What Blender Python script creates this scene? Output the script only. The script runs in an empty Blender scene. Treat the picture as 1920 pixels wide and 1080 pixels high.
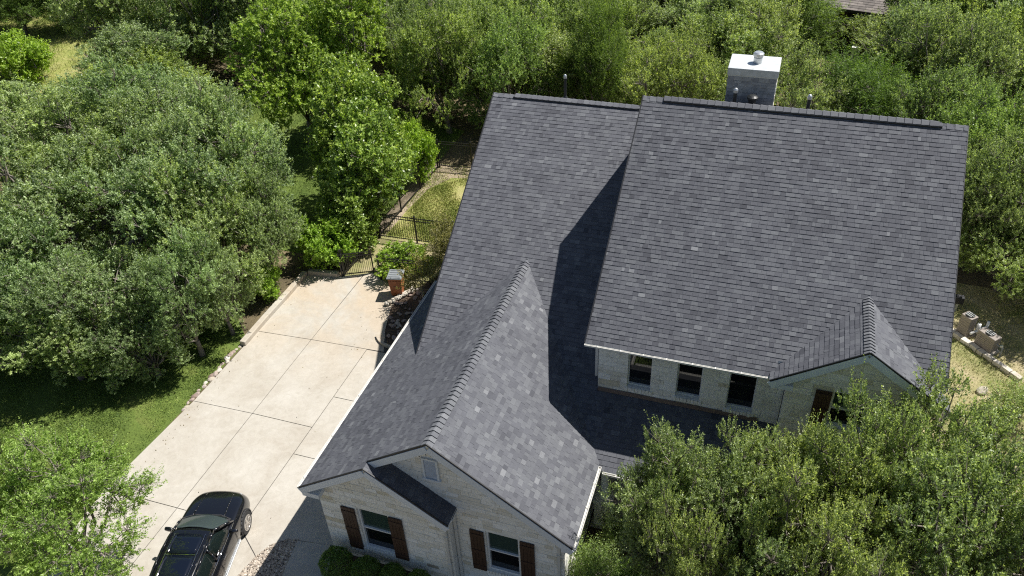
import bpy, bmesh, math, random
import numpy as np
from mathutils import Vector, Matrix

# ------------------------------------------------------------------ camera, light, exposure
sc = bpy.context.scene
C = bpy.context.scene.collection.objects
R_ = math.radians

CAM = Vector((3.654, -15.334, 19.695))
PITCH, YAW, ROLL, FPX = R_(37.137), R_(-20.318), R_(-3.114), 1499.25
fwd = Vector((math.sin(YAW) * math.cos(PITCH), math.cos(YAW) * math.cos(PITCH), -math.sin(PITCH)))
rgt0 = Vector((math.cos(YAW), -math.sin(YAW), 0))
up0 = rgt0.cross(fwd)
rgt = math.cos(ROLL) * rgt0 + math.sin(ROLL) * up0
upv = -math.sin(ROLL) * rgt0 + math.cos(ROLL) * up0
cam_data = bpy.data.cameras.new('camera')
cam = bpy.data.objects.new('camera', cam_data)
C.link(cam)
cam.matrix_world = Matrix(((rgt.x, upv.x, -fwd.x, CAM.x), (rgt.y, upv.y, -fwd.y, CAM.y),
                           (rgt.z, upv.z, -fwd.z, CAM.z), (0, 0, 0, 1)))
cam_data.sensor_width = 36
cam_data.lens = FPX / 1920 * 36
cam_data.clip_end = 2000
sc.camera = cam

SUN_AZ, SUN_EL = 40.9, 58.6          # azimuth counted from +X towards +Y
world = bpy.data.worlds.new('World')
sc.world = world
world.use_nodes = True
wn = world.node_tree.nodes
sky = wn.new('ShaderNodeTexSky')
sky.sky_type = 'NISHITA'
sky.sun_disc = False
sky.sun_elevation = R_(SUN_EL)
sky.sun_rotation = R_(90 - SUN_AZ)
sky.air_density = 1.0
sky.dust_density = 0.6
world.node_tree.links.new(sky.outputs[0], wn['Background'].inputs[0])
wn['Background'].inputs[1].default_value = 0.052

sun_data = bpy.data.lights.new('sun', 'SUN')
sun_data.energy = 5.0
sun_data.angle = R_(0.5)
sun_data.color = (1.0, 0.965, 0.91)
sun = bpy.data.objects.new('sun', sun_data)
C.link(sun)
sdir = Vector((math.cos(R_(SUN_EL)) * math.cos(R_(SUN_AZ)), math.cos(R_(SUN_EL)) * math.sin(R_(SUN_AZ)), math.sin(R_(SUN_EL))))
sun.rotation_euler = sdir.to_track_quat('Z', 'Y').to_euler()
sun.location = (0, 0, 60)

sc.view_settings.view_transform = 'Standard'
sc.view_settings.look = 'None'
sc.view_settings.exposure = 0.7
sc.view_settings.gamma = 1
sc.view_settings.use_curve_mapping = False
try:
    sc.cycles.max_bounces = 8
    sc.cycles.diffuse_bounces = 5
    sc.cycles.use_denoising = False
    sc.cycles.filter_width = 1.15
    sc.cycles.glossy_bounces = 3
    sc.cycles.transmission_bounces = 4
    sc.cycles.transparent_max_bounces = 6
except Exception:
    pass

random.seed(7)
rng = np.random.default_rng(7)


def project(p):
    d = Vector(p) - CAM
    z = d.dot(fwd)
    if z < 0.1:
        return None
    return (960 + FPX * d.dot(rgt) / z, 540 - FPX * d.dot(upv) / z, z)


# ------------------------------------------------------------------ helpers
def tag(o, label=None, cat=None, group=None, kind=None):
    if label: o['label'] = label
    if cat: o['category'] = cat
    if group: o['group'] = group
    if kind: o['kind'] = kind
    return o


def thing(name, loc, label, cat, group=None, rz=0.0):
    o = bpy.data.objects.new(name, None)
    C.link(o)
    o.empty_display_size = 0.3
    o.location = loc
    o.rotation_euler = (0, 0, rz)
    return tag(o, label, cat, group)


def copy_tree(o, parent=None):
    c = o.copy()
    C.link(c)
    c.parent = parent
    for ch in list(o.children):
        copy_tree(ch, c)
    return c


class MB:
    """collects shapes for ONE mesh"""
    def __init__(self):
        self.v, self.f, self.s = [], [], []

    def poly(self, pts, faces, shade=0.5):
        b = len(self.v)
        self.v.extend([tuple(p) for p in pts])
        for f in faces:
            self.f.append([b + i for i in f])
            self.s.append(shade)
        return self

    def box(self, c, s, rz=0.0, shade=0.5, ax=None):
        cx, cy, cz = c
        hx, hy, hz = s[0] / 2, s[1] / 2, s[2] / 2
        pts = [(-hx, -hy, -hz), (hx, -hy, -hz), (hx, hy, -hz), (-hx, hy, -hz), (-hx, -hy, hz), (hx, -hy, hz), (hx, hy, hz), (-hx, hy, hz)]
        if ax is not None:
            m = ax
            pts = [tuple(Vector(c) + m @ Vector(p)) for p in pts]
        else:
            co, si = math.cos(rz), math.sin(rz)
            pts = [(cx + x * co - y * si, cy + x * si + y * co, cz + z) for x, y, z in pts]
        return self.poly(pts, [(3, 2, 1, 0), (4, 5, 6, 7), (0, 1, 5, 4), (1, 2, 6, 5), (2, 3, 7, 6), (3, 0, 4, 7)], shade)

    def bar(self, a, b, w, h, up=(0, 0, 1), shade=0.5):
        a, b = Vector(a), Vector(b)
        d = b - a
        L = d.length
        if L < 1e-6: return self
        d.normalize()
        u = Vector(up)
        s = d.cross(u)
        if s.length < 1e-4: s = d.cross(Vector((1, 0, 0)))
        s.normalize()
        u = s.cross(d)
        m = Matrix((d, s, u)).transposed()
        return self.box(tuple((a + b) / 2), (L, w, h), ax=m, shade=shade)

    def tube(self, a, b, r0, r1=None, n=8, cap=True, shade=0.5):
        r1 = r0 if r1 is None else r1
        a, b = Vector(a), Vector(b)
        d = (b - a)
        if d.length < 1e-6: return self
        d.normalize()
        s = d.cross(Vector((0, 0, 1)))
        if s.length < 1e-3: s = Vector((1, 0, 0))
        s.normalize()
        t = d.cross(s)
        pts = []
        for c, r in ((a, r0), (b, r1)):
            for i in range(n):
                q = 2 * math.pi * i / n
                pts.append(c + s * (r * math.cos(q)) + t * (r * math.sin(q)))
        fs = [(i, (i + 1) % n, n + (i + 1) % n, n + i) for i in range(n)]
        if cap:
            fs.append(tuple(range(n - 1, -1, -1)))
            fs.append(tuple(range(n, 2 * n)))
        return self.poly(pts, fs, shade)

    def lathe(self, c, prof, n=20, shade=0.5, mat=None):
        pts = []
        for r, z in prof:
            for i in range(n):
                q = 2 * math.pi * i / n
                p = Vector((r * math.cos(q), r * math.sin(q), z))
                if mat is not None: p = mat @ p
                pts.append(Vector(c) + p)
        fs = []
        for k in range(len(prof) - 1):
            for i in range(n):
                fs.append((k * n + i, k * n + (i + 1) % n, (k + 1) * n + (i + 1) % n, (k + 1) * n + i))
        fs.append(tuple(range(n - 1, -1, -1)))
        m = (len(prof) - 1) * n
        fs.append(tuple(range(m, m + n)))
        return self.poly(pts, fs, shade)

    def prism(self, poly, z0, z1, shade=0.5):
        n = len(poly)
        pts = [(x, y, z0) for x, y in poly] + [(x, y, z1) for x, y in poly]
        fs = [tuple(range(n - 1, -1, -1)), tuple(range(n, 2 * n))] + [(i, (i + 1) % n, n + (i + 1) % n, n + i) for i in range(n)]
        return self.poly(pts, fs, shade)

    def build(self, name, mat, parent=None, bevel=0, smooth=False, subsurf=0):
        me = bpy.data.meshes.new(name)
        me.from_pydata(self.v, [], self.f)
        at = me.attributes.new('shade', 'FLOAT', 'FACE')
        at.data.foreach_set('value', self.s)
        me.materials.append(mat)
        if smooth:
            me.polygons.foreach_set('use_smooth', [True] * len(me.polygons))
        me.update()
        o = bpy.data.objects.new(name, me)
        C.link(o)
        if parent is not None:
            o.parent = parent
        if bevel:
            m = o.modifiers.new('bevel', 'BEVEL')
            m.width = bevel
            m.segments = 2
            m.limit_method = 'ANGLE'
        if subsurf:
            m = o.modifiers.new('sub', 'SUBSURF')
            m.levels = m.render_levels = subsurf
        return o


def structure(o):
    o['kind'] = 'structure'
    return o


def stuff(o):
    o['kind'] = 'stuff'
    return o


# ------------------------------------------------------------------ materials
def newmat(name):
    m = bpy.data.materials.new(name)
    m.use_nodes = True
    nt = m.node_tree
    return m, nt, nt.nodes['Principled BSDF'], nt.nodes, nt.links


def ramp(N, stops):
    r = N.new('ShaderNodeValToRGB')
    e = r.color_ramp.elements
    while len(e) > 1: e.remove(e[-1])
    e[0].position, e[0].color = stops[0][0], (*stops[0][1], 1)
    for p, c in stops[1:]:
        k = e.new(p)
        k.color = (*c, 1)
    return r


def noise(N, L, scale, detail=4, rough=0.6, vec=None, dist=0):
    n = N.new('ShaderNodeTexNoise')
    n.inputs['Scale'].default_value = scale
    n.inputs['Detail'].default_value = detail
    n.inputs['Roughness'].default_value = rough
    n.inputs['Distortion'].default_value = dist
    if vec is not None: L.new(vec, n.inputs['Vector'])
    return n


def mixc(N, L, fac, a, b, mode='MIX'):
    m = N.new('ShaderNodeMix')
    m.data_type = 'RGBA'
    m.blend_type = mode
    for sock, val in ((0, fac), (6, a), (7, b)):
        if isinstance(val, (int, float)): m.inputs[sock].default_value = val
        elif isinstance(val, tuple): m.inputs[sock].default_value = (*val, 1)
        else: L.new(val, m.inputs[sock])
    return m.outputs[2]


def bump(N, L, h, bs, strength=0.3, dist=0.02):
    b = N.new('ShaderNodeBump')
    b.inputs['Strength'].default_value = strength
    b.inputs['Distance'].default_value = dist
    L.new(h, b.inputs['Height'])
    L.new(b.outputs[0], bs.inputs['Normal'])


def objcoord(N):
    return N.new('ShaderNodeTexCoord').outputs['Object']


def plain(name, col, rough=0.6, metal=0.0, var=0.12, nscale=6.0, spec=0.5, coat=0.0):
    m, nt, bs, N, L = newmat(name)
    n = noise(N, L, nscale, 5, 0.65, objcoord(N))
    r = ramp(N, [(0.3, tuple(c * (1 - var) for c in col)), (0.7, tuple(min(1, c * (1 + var)) for c in col))])
    L.new(n.outputs[0], r.inputs[0])
    L.new(r.outputs[0], bs.inputs['Base Color'])
    bs.inputs['Roughness'].default_value = rough
    bs.inputs['Metallic'].default_value = metal
    bs.inputs['Specular IOR Level'].default_value = spec
    if coat:
        bs.inputs['Coat Weight'].default_value = coat
        bs.inputs['Coat Roughness'].default_value = 0.03
    return m


def m_shingle(name='asphalt_shingle', k=1.0):
    m, nt, bs, N, L = newmat(name)
    a = N.new('ShaderNodeAttribute'); a.attribute_name = 'shade'
    r = ramp(N, [(0.0, (.046 * k, .048 * k, .058 * k)), (0.45, (.082 * k, .085 * k, .098 * k)), (0.75, (.115 * k, .120 * k, .131 * k)), (1.0, (.18 * k, .185 * k, .196 * k))])
    L.new(a.outputs['Fac'], r.inputs[0])
    oc = objcoord(N)
    n = noise(N, L, 55, 3, 0.8, oc)
    g = ramp(N, [(0.25, (.72, .72, .72)), (0.75, (1.28, 1.28, 1.28))])
    L.new(n.outputs[0], g.inputs[0])
    c = mixc(N, L, 1.0, r.outputs[0], g.outputs[0], 'MULTIPLY')
    n2 = noise(N, L, 1.1, 4, 0.6, oc)
    g2 = ramp(N, [(0.3, (.88, .88, .88)), (0.7, (1.10, 1.10, 1.09))])
    L.new(n2.outputs[0], g2.inputs[0])
    c = mixc(N, L, 1.0, c, g2.outputs[0], 'MULTIPLY')
    L.new(c, bs.inputs['Base Color'])
    bs.inputs['Roughness'].default_value = 0.82
    bs.inputs['Specular IOR Level'].default_value = 0.35
    bump(N, L, n.outputs[0], bs, 0.5, 0.006)
    return m


def m_stone():
    m, nt, bs, N, L = newmat('limestone')
    a = N.new('ShaderNodeAttribute'); a.attribute_name = 'shade'
    r = ramp(N, [(0.0, (.36, .32, .25)), (0.04, (.44, .36, .23)), (0.07, (.58, .53, .40)), (0.22, (.66, .63, .54)), (0.45, (.75, .735, .67)), (0.7, (.79, .78, .73)), (1.0, (.83, .83, .80))])
    L.new(a.outputs['Fac'], r.inputs[0])
    oc = objcoord(N)
    n = noise(N, L, 7, 6, 0.7, oc)
    g = ramp(N, [(0.28, (.62, .60, .55)), (0.46, (1, 1, 1)), (0.8, (1.05, 1.05, 1.05))])
    L.new(n.outputs[0], g.inputs[0])
    c = mixc(N, L, 0.85, r.outputs[0], g.outputs[0], 'MULTIPLY')
    L.new(c, bs.inputs['Base Color'])
    bs.inputs['Roughness'].default_value = 0.9
    n3 = noise(N, L, 26, 5, 0.75, oc)
    bump(N, L, n3.outputs[0], bs, 0.7, 0.02)
    return m


def m_concrete():
    m, nt, bs, N, L = newmat('concrete')
    g = N.new('ShaderNodeNewGeometry').outputs['Position']
    n = noise(N, L, 0.55, 8, 0.62, g, 0.4)
    r = ramp(N, [(0.25, (.32, .285, .235)), (0.5, (.385, .358, .310)), (0.75, (.435, .412, .368))])
    L.new(n.outputs[0], r.inputs[0])
    # tan dirt washed over the low back court
    sx = N.new('ShaderNodeSeparateXYZ'); L.new(g, sx.inputs[0])
    mr = N.new('ShaderNodeMapRange'); L.new(sx.outputs[1], mr.inputs[0])
    mr.inputs[1].default_value, mr.inputs[2].default_value = 1.5, 6.5
    mr.inputs[3].default_value, mr.inputs[4].default_value = 0.0, 1.0
    n4 = noise(N, L, 0.45, 6, 0.6, g, 0.6)
    q = ramp(N, [(0.38, (0, 0, 0)), (0.55, (1, 1, 1))]); L.new(n4.outputs[0], q.inputs[0])
    mu = N.new('ShaderNodeMath'); mu.operation = 'MULTIPLY'
    L.new(mr.outputs[0], mu.inputs[0]); L.new(q.outputs[0], mu.inputs[1])
    c = mixc(N, L, mu.outputs[0], r.outputs[0], (.40, .335, .255))
    # streaky mottling and specks
    n5 = noise(N, L, 3.5, 8, 0.75, g, 1.0)
    g5 = ramp(N, [(0.3, (.87, .86, .84)), (0.6, (1.03, 1.03, 1.03))]); L.new(n5.outputs[0], g5.inputs[0])
    c = mixc(N, L, 1.0, c, g5.outputs[0], 'MULTIPLY')
    n6 = noise(N, L, 38, 3, 0.9, g)
    g6 = ramp(N, [(0.28, (.8, .79, .77)), (0.42, (1, 1, 1))]); L.new(n6.outputs[0], g6.inputs[0])
    c = mixc(N, L, 0.8, c, g6.outputs[0], 'MULTIPLY')
    L.new(c, bs.inputs['Base Color'])
    bs.inputs['Roughness'].default_value = 0.85
    bump(N, L, n6.outputs[0], bs, 0.25, 0.01)
    return m


def m_ground(name, stops, scale=0.5, fine=(0.6, 1.3), fscale=14):
    m, nt, bs, N, L = newmat(name)
    g = N.new('ShaderNodeNewGeometry').outputs['Position']
    n = noise(N, L, scale, 8, 0.68, g, 0.5)
    r = ramp(N, stops); L.new(n.outputs[0], r.inputs[0])
    n2 = noise(N, L, fscale, 6, 0.8, g)
    r2 = ramp(N, [(0.3, (fine[0],) * 3), (0.7, (fine[1],) * 3)]); L.new(n2.outputs[0], r2.inputs[0])
    c = mixc(N, L, 1.0, r.outputs[0], r2.outputs[0], 'MULTIPLY')
    L.new(c, bs.inputs['Base Color'])
    bs.inputs['Roughness'].default_value = 0.95
    bs.inputs['Specular IOR Level'].default_value = 0.2
    bump(N, L, n2.outputs[0], bs, 0.8, 0.05)
    return m


def m_leaf(name, dark, mid, light, trans=0.28, rough=0.45, hue=0.12, spec=0.5):
    m, nt, bs, N, L = newmat(name)
    a = N.new('ShaderNodeAttribute'); a.attribute_name = 'shade'
    r = ramp(N, [(0.0, tuple(c * .9 for c in dark)), (0.5, tuple(c * 1.12 for c in mid)), (1.0, tuple(min(.75, c * 1.4) for c in light))])
    L.new(a.outputs['Fac'], r.inputs[0])
    oi = N.new('ShaderNodeObjectInfo')
    r2 = ramp(N, [(0.0, (1 - hue, 1 - hue * .3, 1 - hue)), (0.5, (1, 1, 1)), (1.0, (1 + hue * 1.3, 1 + hue, 1 - hue))])
    L.new(oi.outputs['Random'], r2.inputs[0])
    c = mixc(N, L, 1.0, r.outputs[0], r2.outputs[0], 'MULTIPLY')
    L.new(c, bs.inputs['Base Color'])
    bs.inputs['Roughness'].default_value = rough
    bs.inputs['Specular IOR Level'].default_value = spec
    tr = N.new('ShaderNodeBsdfTranslucent')
    c2 = mixc(N, L, 1.0, c, (1.5, 1.55, 0.7), 'MULTIPLY')
    L.new(c2, tr.inputs[0])
    mx = N.new('ShaderNodeMixShader')
    mx.inputs[0].default_value = trans
    L.new(bs.outputs[0], mx.inputs[1]); L.new(tr.outputs[0], mx.inputs[2])
    L.new(mx.outputs[0], N['Material Output'].inputs[0])
    return m


def m_shadecol(name, stops, rough=0.8, nscale=8, var=0.15, spec=0.4):
    m, nt, bs, N, L = newmat(name)
    a = N.new('ShaderNodeAttribute'); a.attribute_name = 'shade'
    r = ramp(N, stops); L.new(a.outputs['Fac'], r.inputs[0])
    n = noise(N, L, nscale, 6, 0.7, objcoord(N))
    r2 = ramp(N, [(0.3, (1 - var,) * 3), (0.7, (1 + var,) * 3)]); L.new(n.outputs[0], r2.inputs[0])
    c = mixc(N, L, 1.0, r.outputs[0], r2.outputs[0], 'MULTIPLY')
    L.new(c, bs.inputs['Base Color'])
    bs.inputs['Roughness'].default_value = rough
    bs.inputs['Specular IOR Level'].default_value = spec
    bump(N, L, n.outputs[0], bs, 0.4, 0.01)
    return m


def m_wood(name, col):
    m, nt, bs, N, L = newmat(name)
    mp = N.new('ShaderNodeMapping'); L.new(objcoord(N), mp.inputs[0])
    mp.inputs['Scale'].default_value = (30, 30, 2.0)
    n = noise(N, L, 1.6, 6, 0.7, mp.outputs[0])
    r = ramp(N, [(0.25, tuple(c * .5 for c in col)), (0.55, col), (0.8, tuple(c * 1.6 for c in col))])
    L.new(n.outputs[0], r.inputs[0]); L.new(r.outputs[0], bs.inputs['Base Color'])
    bs.inputs['Roughness'].default_value = 0.55
    bump(N, L, n.outputs[0], bs, 0.4, 0.004)
    return m


def m_glass(name, col, rough=0.03, alpha=1.0):
    m, nt, bs, N, L = newmat(name)
    n = noise(N, L, 1.3, 2, 0.5, objcoord(N))
    bs.inputs['Base Color'].default_value = (*col, 1)
    bs.inputs['Roughness'].default_value = rough
    bs.inputs['Specular IOR Level'].default_value = 0.7
    bump(N, L, n.outputs[0], bs, 0.03, 0.02)
    if alpha < 1:
        t = N.new('ShaderNodeBsdfTransparent')
        t.inputs[0].default_value = (col[0] ** .3, col[1] ** .3, col[2] ** .3, 1)
        mx = N.new('ShaderNodeMixShader'); mx.inputs[0].default_value = alpha
        L.new(t.outputs[0], mx.inputs[1]); L.new(bs.outputs[0], mx.inputs[2])
        L.new(mx.outputs[0], N['Material Output'].inputs[0])
    return m


M = dict(
    shingle=m_shingle(), stone=m_stone(), concrete=m_concrete(),
    mortar=plain('mortar', (.70, .69, .65), .95, var=.12, nscale=9),
    trim=plain('white_trim_paint', (.62, .66, .70), .5, var=.05),
    gutter=plain('white_gutter_metal', (.58, .57, .53), .35, var=.06),
    drip=plain('dark_drip_edge', (.012, .013, .016), .5),
    vinyl=plain('white_vinyl', (.72, .73, .73), .4, var=.04),
    shutter=m_wood('brown_shutter_wood', (.056, .029, .018)),
    glass=m_glass('window_glass', (.006, .008, .009)),
    gglass=m_glass('green_window_glass', (.035, .060, .050)),
    louvre=plain('grey_louvre_paint', (.42, .46, .52), .5),
    blackpipe=plain('black_vent_pipe', (.014, .016, .017), .45),
    galv=plain('galvanised_metal', (.55, .57, .58), .35, .7),
    flash=plain('brown_flashing', (.16, .12, .10), .6),
    capmetal=plain('pale_chimney_cap_metal', (.52, .54, .54), .4, .1, .18),
    chimstone=m_shadecol('chimney_stone', [(0, (.23, .235, .245)), (.5, (.285, .29, .295)), (1, (.35, .35, .345))], .9, 5, .35),  # darker copy of the pale stone; shade painted in for the unlit chimney faces
    lawn=m_ground('lawn_soil', [(.3, (.06, .095, .020)), (.55, (.11, .155, .032)), (.8, (.16, .17, .05))], .7),
    yard=m_ground('dry_yard', [(.3, (.15, .20, .04)), (.5, (.27, .28, .085)), (.65, (.36, .32, .15)), (.8, (.44, .37, .22))], .6),
    straw=m_ground('straw_yard', [(.3, (.14, .17, .045)), (.5, (.29, .26, .13)), (.65, (.38, .32, .20)), (.8, (.46, .39, .28))], .6),
    ground=m_ground('forest_floor', [(.3, (.055, .045, .028)), (.5, (.13, .105, .06)), (.75, (.26, .21, .12))], .25),
    bed=m_ground('bed_soil', [(.3, (.05, .038, .028)), (.6, (.12, .085, .06)), (.85, (.22, .17, .12))], 2.0),
    dirt=m_ground('bare_dirt', [(.3, (.24, .19, .13)), (.6, (.38, .31, .225)), (.85, (.48, .40, .30))], 1.2),
    grass=m_shadecol('green_grass', [(0, (.055, .10, .015)), (.5, (.13, .195, .030)), (1, (.25, .30, .065))], .6, 3),
    strawgrass=m_shadecol('straw_grass', [(0, (.13, .19, .035)), (.4, (.30, .30, .10)), (1, (.48, .42, .22))], .7, 3),
    drygrass=m_shadecol('dry_grass', [(0, (.14, .21, .03)), (.5, (.30, .33, .075)), (1, (.52, .46, .20))], .7, 3),
    joint=plain('joint_filler', (.06, .055, .05), .9),
    rock=m_shadecol('bed_rock', [(0, (.08, .06, .05)), (.4, (.19, .14, .115)), (.7, (.28, .22, .19)), (1, (.36, .31, .27))], .9, 5, .25),
    palerock=m_shadecol('pale_limestone_rock', [(0, (.34, .30, .24)), (1, (.56, .52, .45))], .9, 5, .2),
    pebble=m_shadecol('pebble', [(0, (.10, .085, .07)), (.4, (.30, .25, .20)), (.75, (.42, .36, .29)), (1, (.56, .51, .44))], .8, 9),
    iron=plain('black_fence_iron', (.010, .010, .011), .45),
    bark=m_shadecol('grey_bark', [(0, (.10, .085, .07)), (1, (.24, .21, .18))], .9, 12, .3),
    oak=m_leaf('live_oak_leaf', (.085, .13, .056), (.215, .28, .125), (.34, .41, .22), .45, .46, .09, .45),
    cedarelm=m_leaf('cedar_elm_leaf', (.080, .125, .034), (.190, .255, .085), (.30, .36, .145), .48, .46, .13, .45),
    frontoak=m_leaf('front_oak_leaf', (.070, .102, .040), (.185, .240, .100), (.34, .39, .19), .45, .42, .10, .55),
    fresh=m_leaf('fresh_elm_leaf', (.085, .14, .026), (.20, .29, .06), (.32, .41, .12), .48, .45, .1, .45),
    lime=m_leaf('lime_green_leaf', (.10, .16, .024), (.215, .305, .050), (.33, .41, .10), .46, .45, .1),
    glossy=m_leaf('glossy_broad_leaf', (.065, .115, .020), (.18, .27, .045), (.32, .39, .10), .35, .38, .05, .55),
    juniper=m_leaf('juniper_needle', (.036, .066, .014), (.090, .145, .030), (.165, .23, .055), .4, .6, .15, .3),
    scrub=m_leaf('pale_scrub_leaf', (.075, .110, .038), (.168, .222, .088), (.29, .34, .16), .48, .5, .14, .4),
    box=m_leaf('clipped_shrub_leaf', (.045, .085, .014), (.105, .18, .028), (.18, .26, .045), .25, .4, .1),
    bright=m_leaf('bright_shrub_leaf', (.10, .165, .018), (.215, .325, .038), (.33, .44, .085), .45, .45, .1),
    olive=m_leaf('olive_bush_leaf', (.075, .080, .022), (.16, .155, .045), (.26, .235, .085), .3, .5, .1),
    paint=plain('black_car_paint', (.006, .0065, .009), .22, .3, .05, coat=1.0),
    carglass=m_glass('car_window_glass', (.012, .020, .018), .02, .55),
    wsglass=m_glass('windshield_glass', (.085, .115, .115), .02, .42),
    roofglass=m_glass('car_roof_glass', (.004, .006, .012), .02),
    cabin=plain('dark_cabin_trim', (.02, .02, .022), .7),
    tyre=plain('tyre_rubber', (.016, .016, .017), .8),
    alloy=plain('silver_alloy', (.62, .60, .58), .25, .9),
    chrome=plain('chrome', (.75, .75, .76), .1, 1.0),
    lamp=m_glass('headlight_glass', (.35, .37, .40), .05),
    orange=plain('orange_brown_bin_plastic', (.33, .105, .035), .55, var=.2),
    binlid=plain('grey_bin_lid', (.19, .205, .215), .5, var=.2),
    acpaint=plain('taupe_condenser_paint', (.21, .18, .155), .55),
    pipe=plain('white_plastic_pipe', (.7, .7, .68), .45),
    nroof=m_shadecol('far_roof_shingle', [(0, (.13, .115, .105)), (1, (.24, .21, .19))], .9),
    nwall=plain('far_house_wall', (.12, .10, .08), .9),
    darkopen=plain('dark_screen', (.012, .011, .010), .8),
)


# ------------------------------------------------------------------ ground
def sheet(name, poly, z, mat):
    mb = MB()
    mb.poly([(x, y, z) for x, y in poly], [tuple(range(len(poly)))])
    return structure(mb.build(name, mat))


mb = MB()
n = 24
S = 260
for i in range(n):
    for j in range(n):
        x0, x1 = -S + 2 * S * i / n, -S + 2 * S * (i + 1) / n
        y0, y1 = -S + 2 * S * j / n, -S + 2 * S * (j + 1) / n
        mb.poly([(x0, y0, 0), (x1, y0, 0), (x1, y1, 0), (x0, y1, 0)], [(0, 1, 2, 3)])
structure(mb.build('ground', M['ground']))

sheet('lawn', [(-29, -16), (-13.6, -16), (-13.95, -8.3), (-14.4, -4.5), (-14.2, 0), (-14.15, 3.2), (-17, 6), (-24, 6.5), (-29, 3)], .004, M['lawn'])
sheet('back_lawn', [(-29, 12.5), (-22, 9), (-12.6, 9), (-12.45, 22), (-20, 24.4), (-28.5, 24.6)], .004, M['lawn'])
sheet('side_yard', [(-12.5, 11.2), (-5, 11.2), (-5, 18.2), (-12.3, 18.2)], .004, M['yard'])
sheet('gate_yard', [(-12.5, 8.0), (-5, 8.0), (-5, 11.2), (-12.5, 11.2)], .004, M['straw'])
sheet('right_yard', [(8, -4), (16.5, -4), (17, 8), (15, 13.8), (8, 14.2)], .004, M['straw'])
sheet('front_yard', [(.4, -14), (16, -14), (16, -4.05), (8, -4.05), (8, .3), (.4, .3)], .004, M['bed'])
sheet('meadow', [(-60, 20), (-42, 18), (-40, 24), (-45, 30), (-46, 40), (-60, 44)], .004, M['yard'])
sheet('front_bed', [(-7.2, -5.2), (.4, -5.2), (.4, -3.6), (-6.3, -3.6), (-6.5, -4.1)], .008, M['bed'])
sheet('rock_bed', [(-9.2, 4.9), (-8.6, 4.4), (-8.0, 4.05), (-4.9, 4.05), (-4.9, 9.2), (-8.6, 9.2), (-9.2, 7.9), (-9.75, 6.9)], .008, M['bed'])
sheet('dirt_strip', [(-12.9, 11.2), (-12.15, 11.2), (-12.1, 13.5), (-11.9, 15.6), (-11.2, 16.9), (-9.4, 17.3), (-6, 17.4), (-6, 18.15), (-12.9, 18.15)], .008, M['dirt'])

# driveway: one slab object for each pour between the joints
drive = thing('driveway', (0, 0, 0), None, None)
drive['kind'] = 'structure'
base = [(-13.7, -16), (-8.0, -16), (-7.1, -9), (-6.9, -5.3), (-6.3, -4), (-6.3, 4.0), (-8.55, 4.0), (-9.25, 5.2), (-9.65, 6.6), (-9.4, 7.7), (-10.8, 8.1),
        (-11.4, 8.5), (-12.6, 7.9), (-14.15, 7.75), (-14.1, 3), (-14.12, 0), (-14.45, -4.4), (-14.05, -8.3)]
mb = MB(); mb.prism(base, -.12, .012)
structure(mb.build('joint_bed', M['joint'], drive))
G = .011
SL = [
    [(-13.7, -16), (-11.75 - G, -16), (-11.75 - G, -8.3 - G), (-14.05, -8.3 - G)],
    [(-14.05, -8.3 + G), (-11.75 - G, -8.3 + G), (-11.75 - G, -4.22 - G), (-14.45, -4.26 - G)],
    [(-11.75 + G, -16), (-8.0, -16), (-8.3, -8.3 - G), (-11.75 + G, -8.3 - G)],
    [(-11.75 + G, -8.3 + G), (-8.35, -8.3 + G), (-8.62, -5.8), (-8.45, -5.02), (-9.30, -4.41), (-9.42 - G, -4.22 - G), (-11.75 + G, -4.22 - G)],
    [(-14.45, -4.26 + G), (-11.75 - G, -4.22 + G), (-11.75 - G, -.1 - G), (-14.12, -.16 - G)],
    [(-11.75 + G, -4.22 + G), (-9.42 - G, -4.22 + G), (-9.42 - G, -.1 - G), (-11.75 + G, -.1 - G)],
    [(-14.12, -.16 + G), (-11.75 - G, -.1 + G), (-11.75 - G, 3.92 - G), (-14.05, 3.8 - G)],
    [(-11.75 + G, -.1 + G), (-9.42 - G, -.1 + G), (-9.42 - G, 4.0 - G), (-11.75 + G, 3.92 - G)],
    [(-14.05, 3.8 + G), (-11.75 - G, 3.92 + G), (-11.72 - G, 7.65), (-11.72 - G, 8.32), (-12.6, 7.9), (-14.12, 7.7)],
    [(-11.75 + G, 3.92 + G), (-9.42 - G, 4.0 + G), (-8.75, 4.03 + G), (-9.25, 5.2), (-9.65, 6.6), (-9.4, 7.7), (-10.8, 8.1), (-11.4, 8.5), (-11.7 + G, 8.34)],
    [(-9.42 + G, -4.22 + G), (-9.29, -4.38), (-8.435, -5.0), (-8.25, -4.55), (-7.9, -4.25), (-7.5, -4.16), (-6.36, -4.02), (-6.36, -1.28 - G), (-9.42 + G, -1.30 - G)],
    [(-9.42 + G, -1.30 + G), (-6.36, -1.28 + G), (-6.36, 1.42 - G), (-9.42 + G, 1.40 - G)],
    [(-9.42 + G, 1.40 + G), (-6.36, 1.42 + G), (-6.36, 3.98), (-8.55, 3.98), (-9.42 + G, 3.98 - G)],
]
for pl in SL:
    mb = MB(); mb.prism(pl, -.1, .03 + random.uniform(-.003, .003))
    mb.build('slab', M['concrete'], drive)

# raised concrete kerb round the back-left corner
kb = thing('kerb', (0, 0, 0), None, None); kb['kind'] = 'structure'
mb = MB()
path = [(-14.12, 2.9), (-14.14, 4.6), (-14.12, 6.2), (-14.15, 7.6)]
for a, b in zip(path[:-1], path[1:]):
    mb.bar((a[0], a[1], .10), (b[0], b[1] + .02, .10), .24, .24)
mb.build('kerb_side', M['concrete'], kb, .03)
mb = MB(); mb.bar((-14.03, 7.72, .11), (-12.72, 7.9, .08), .24, .26)
mb.build('kerb_end', M['concrete'], kb, .03)

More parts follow.
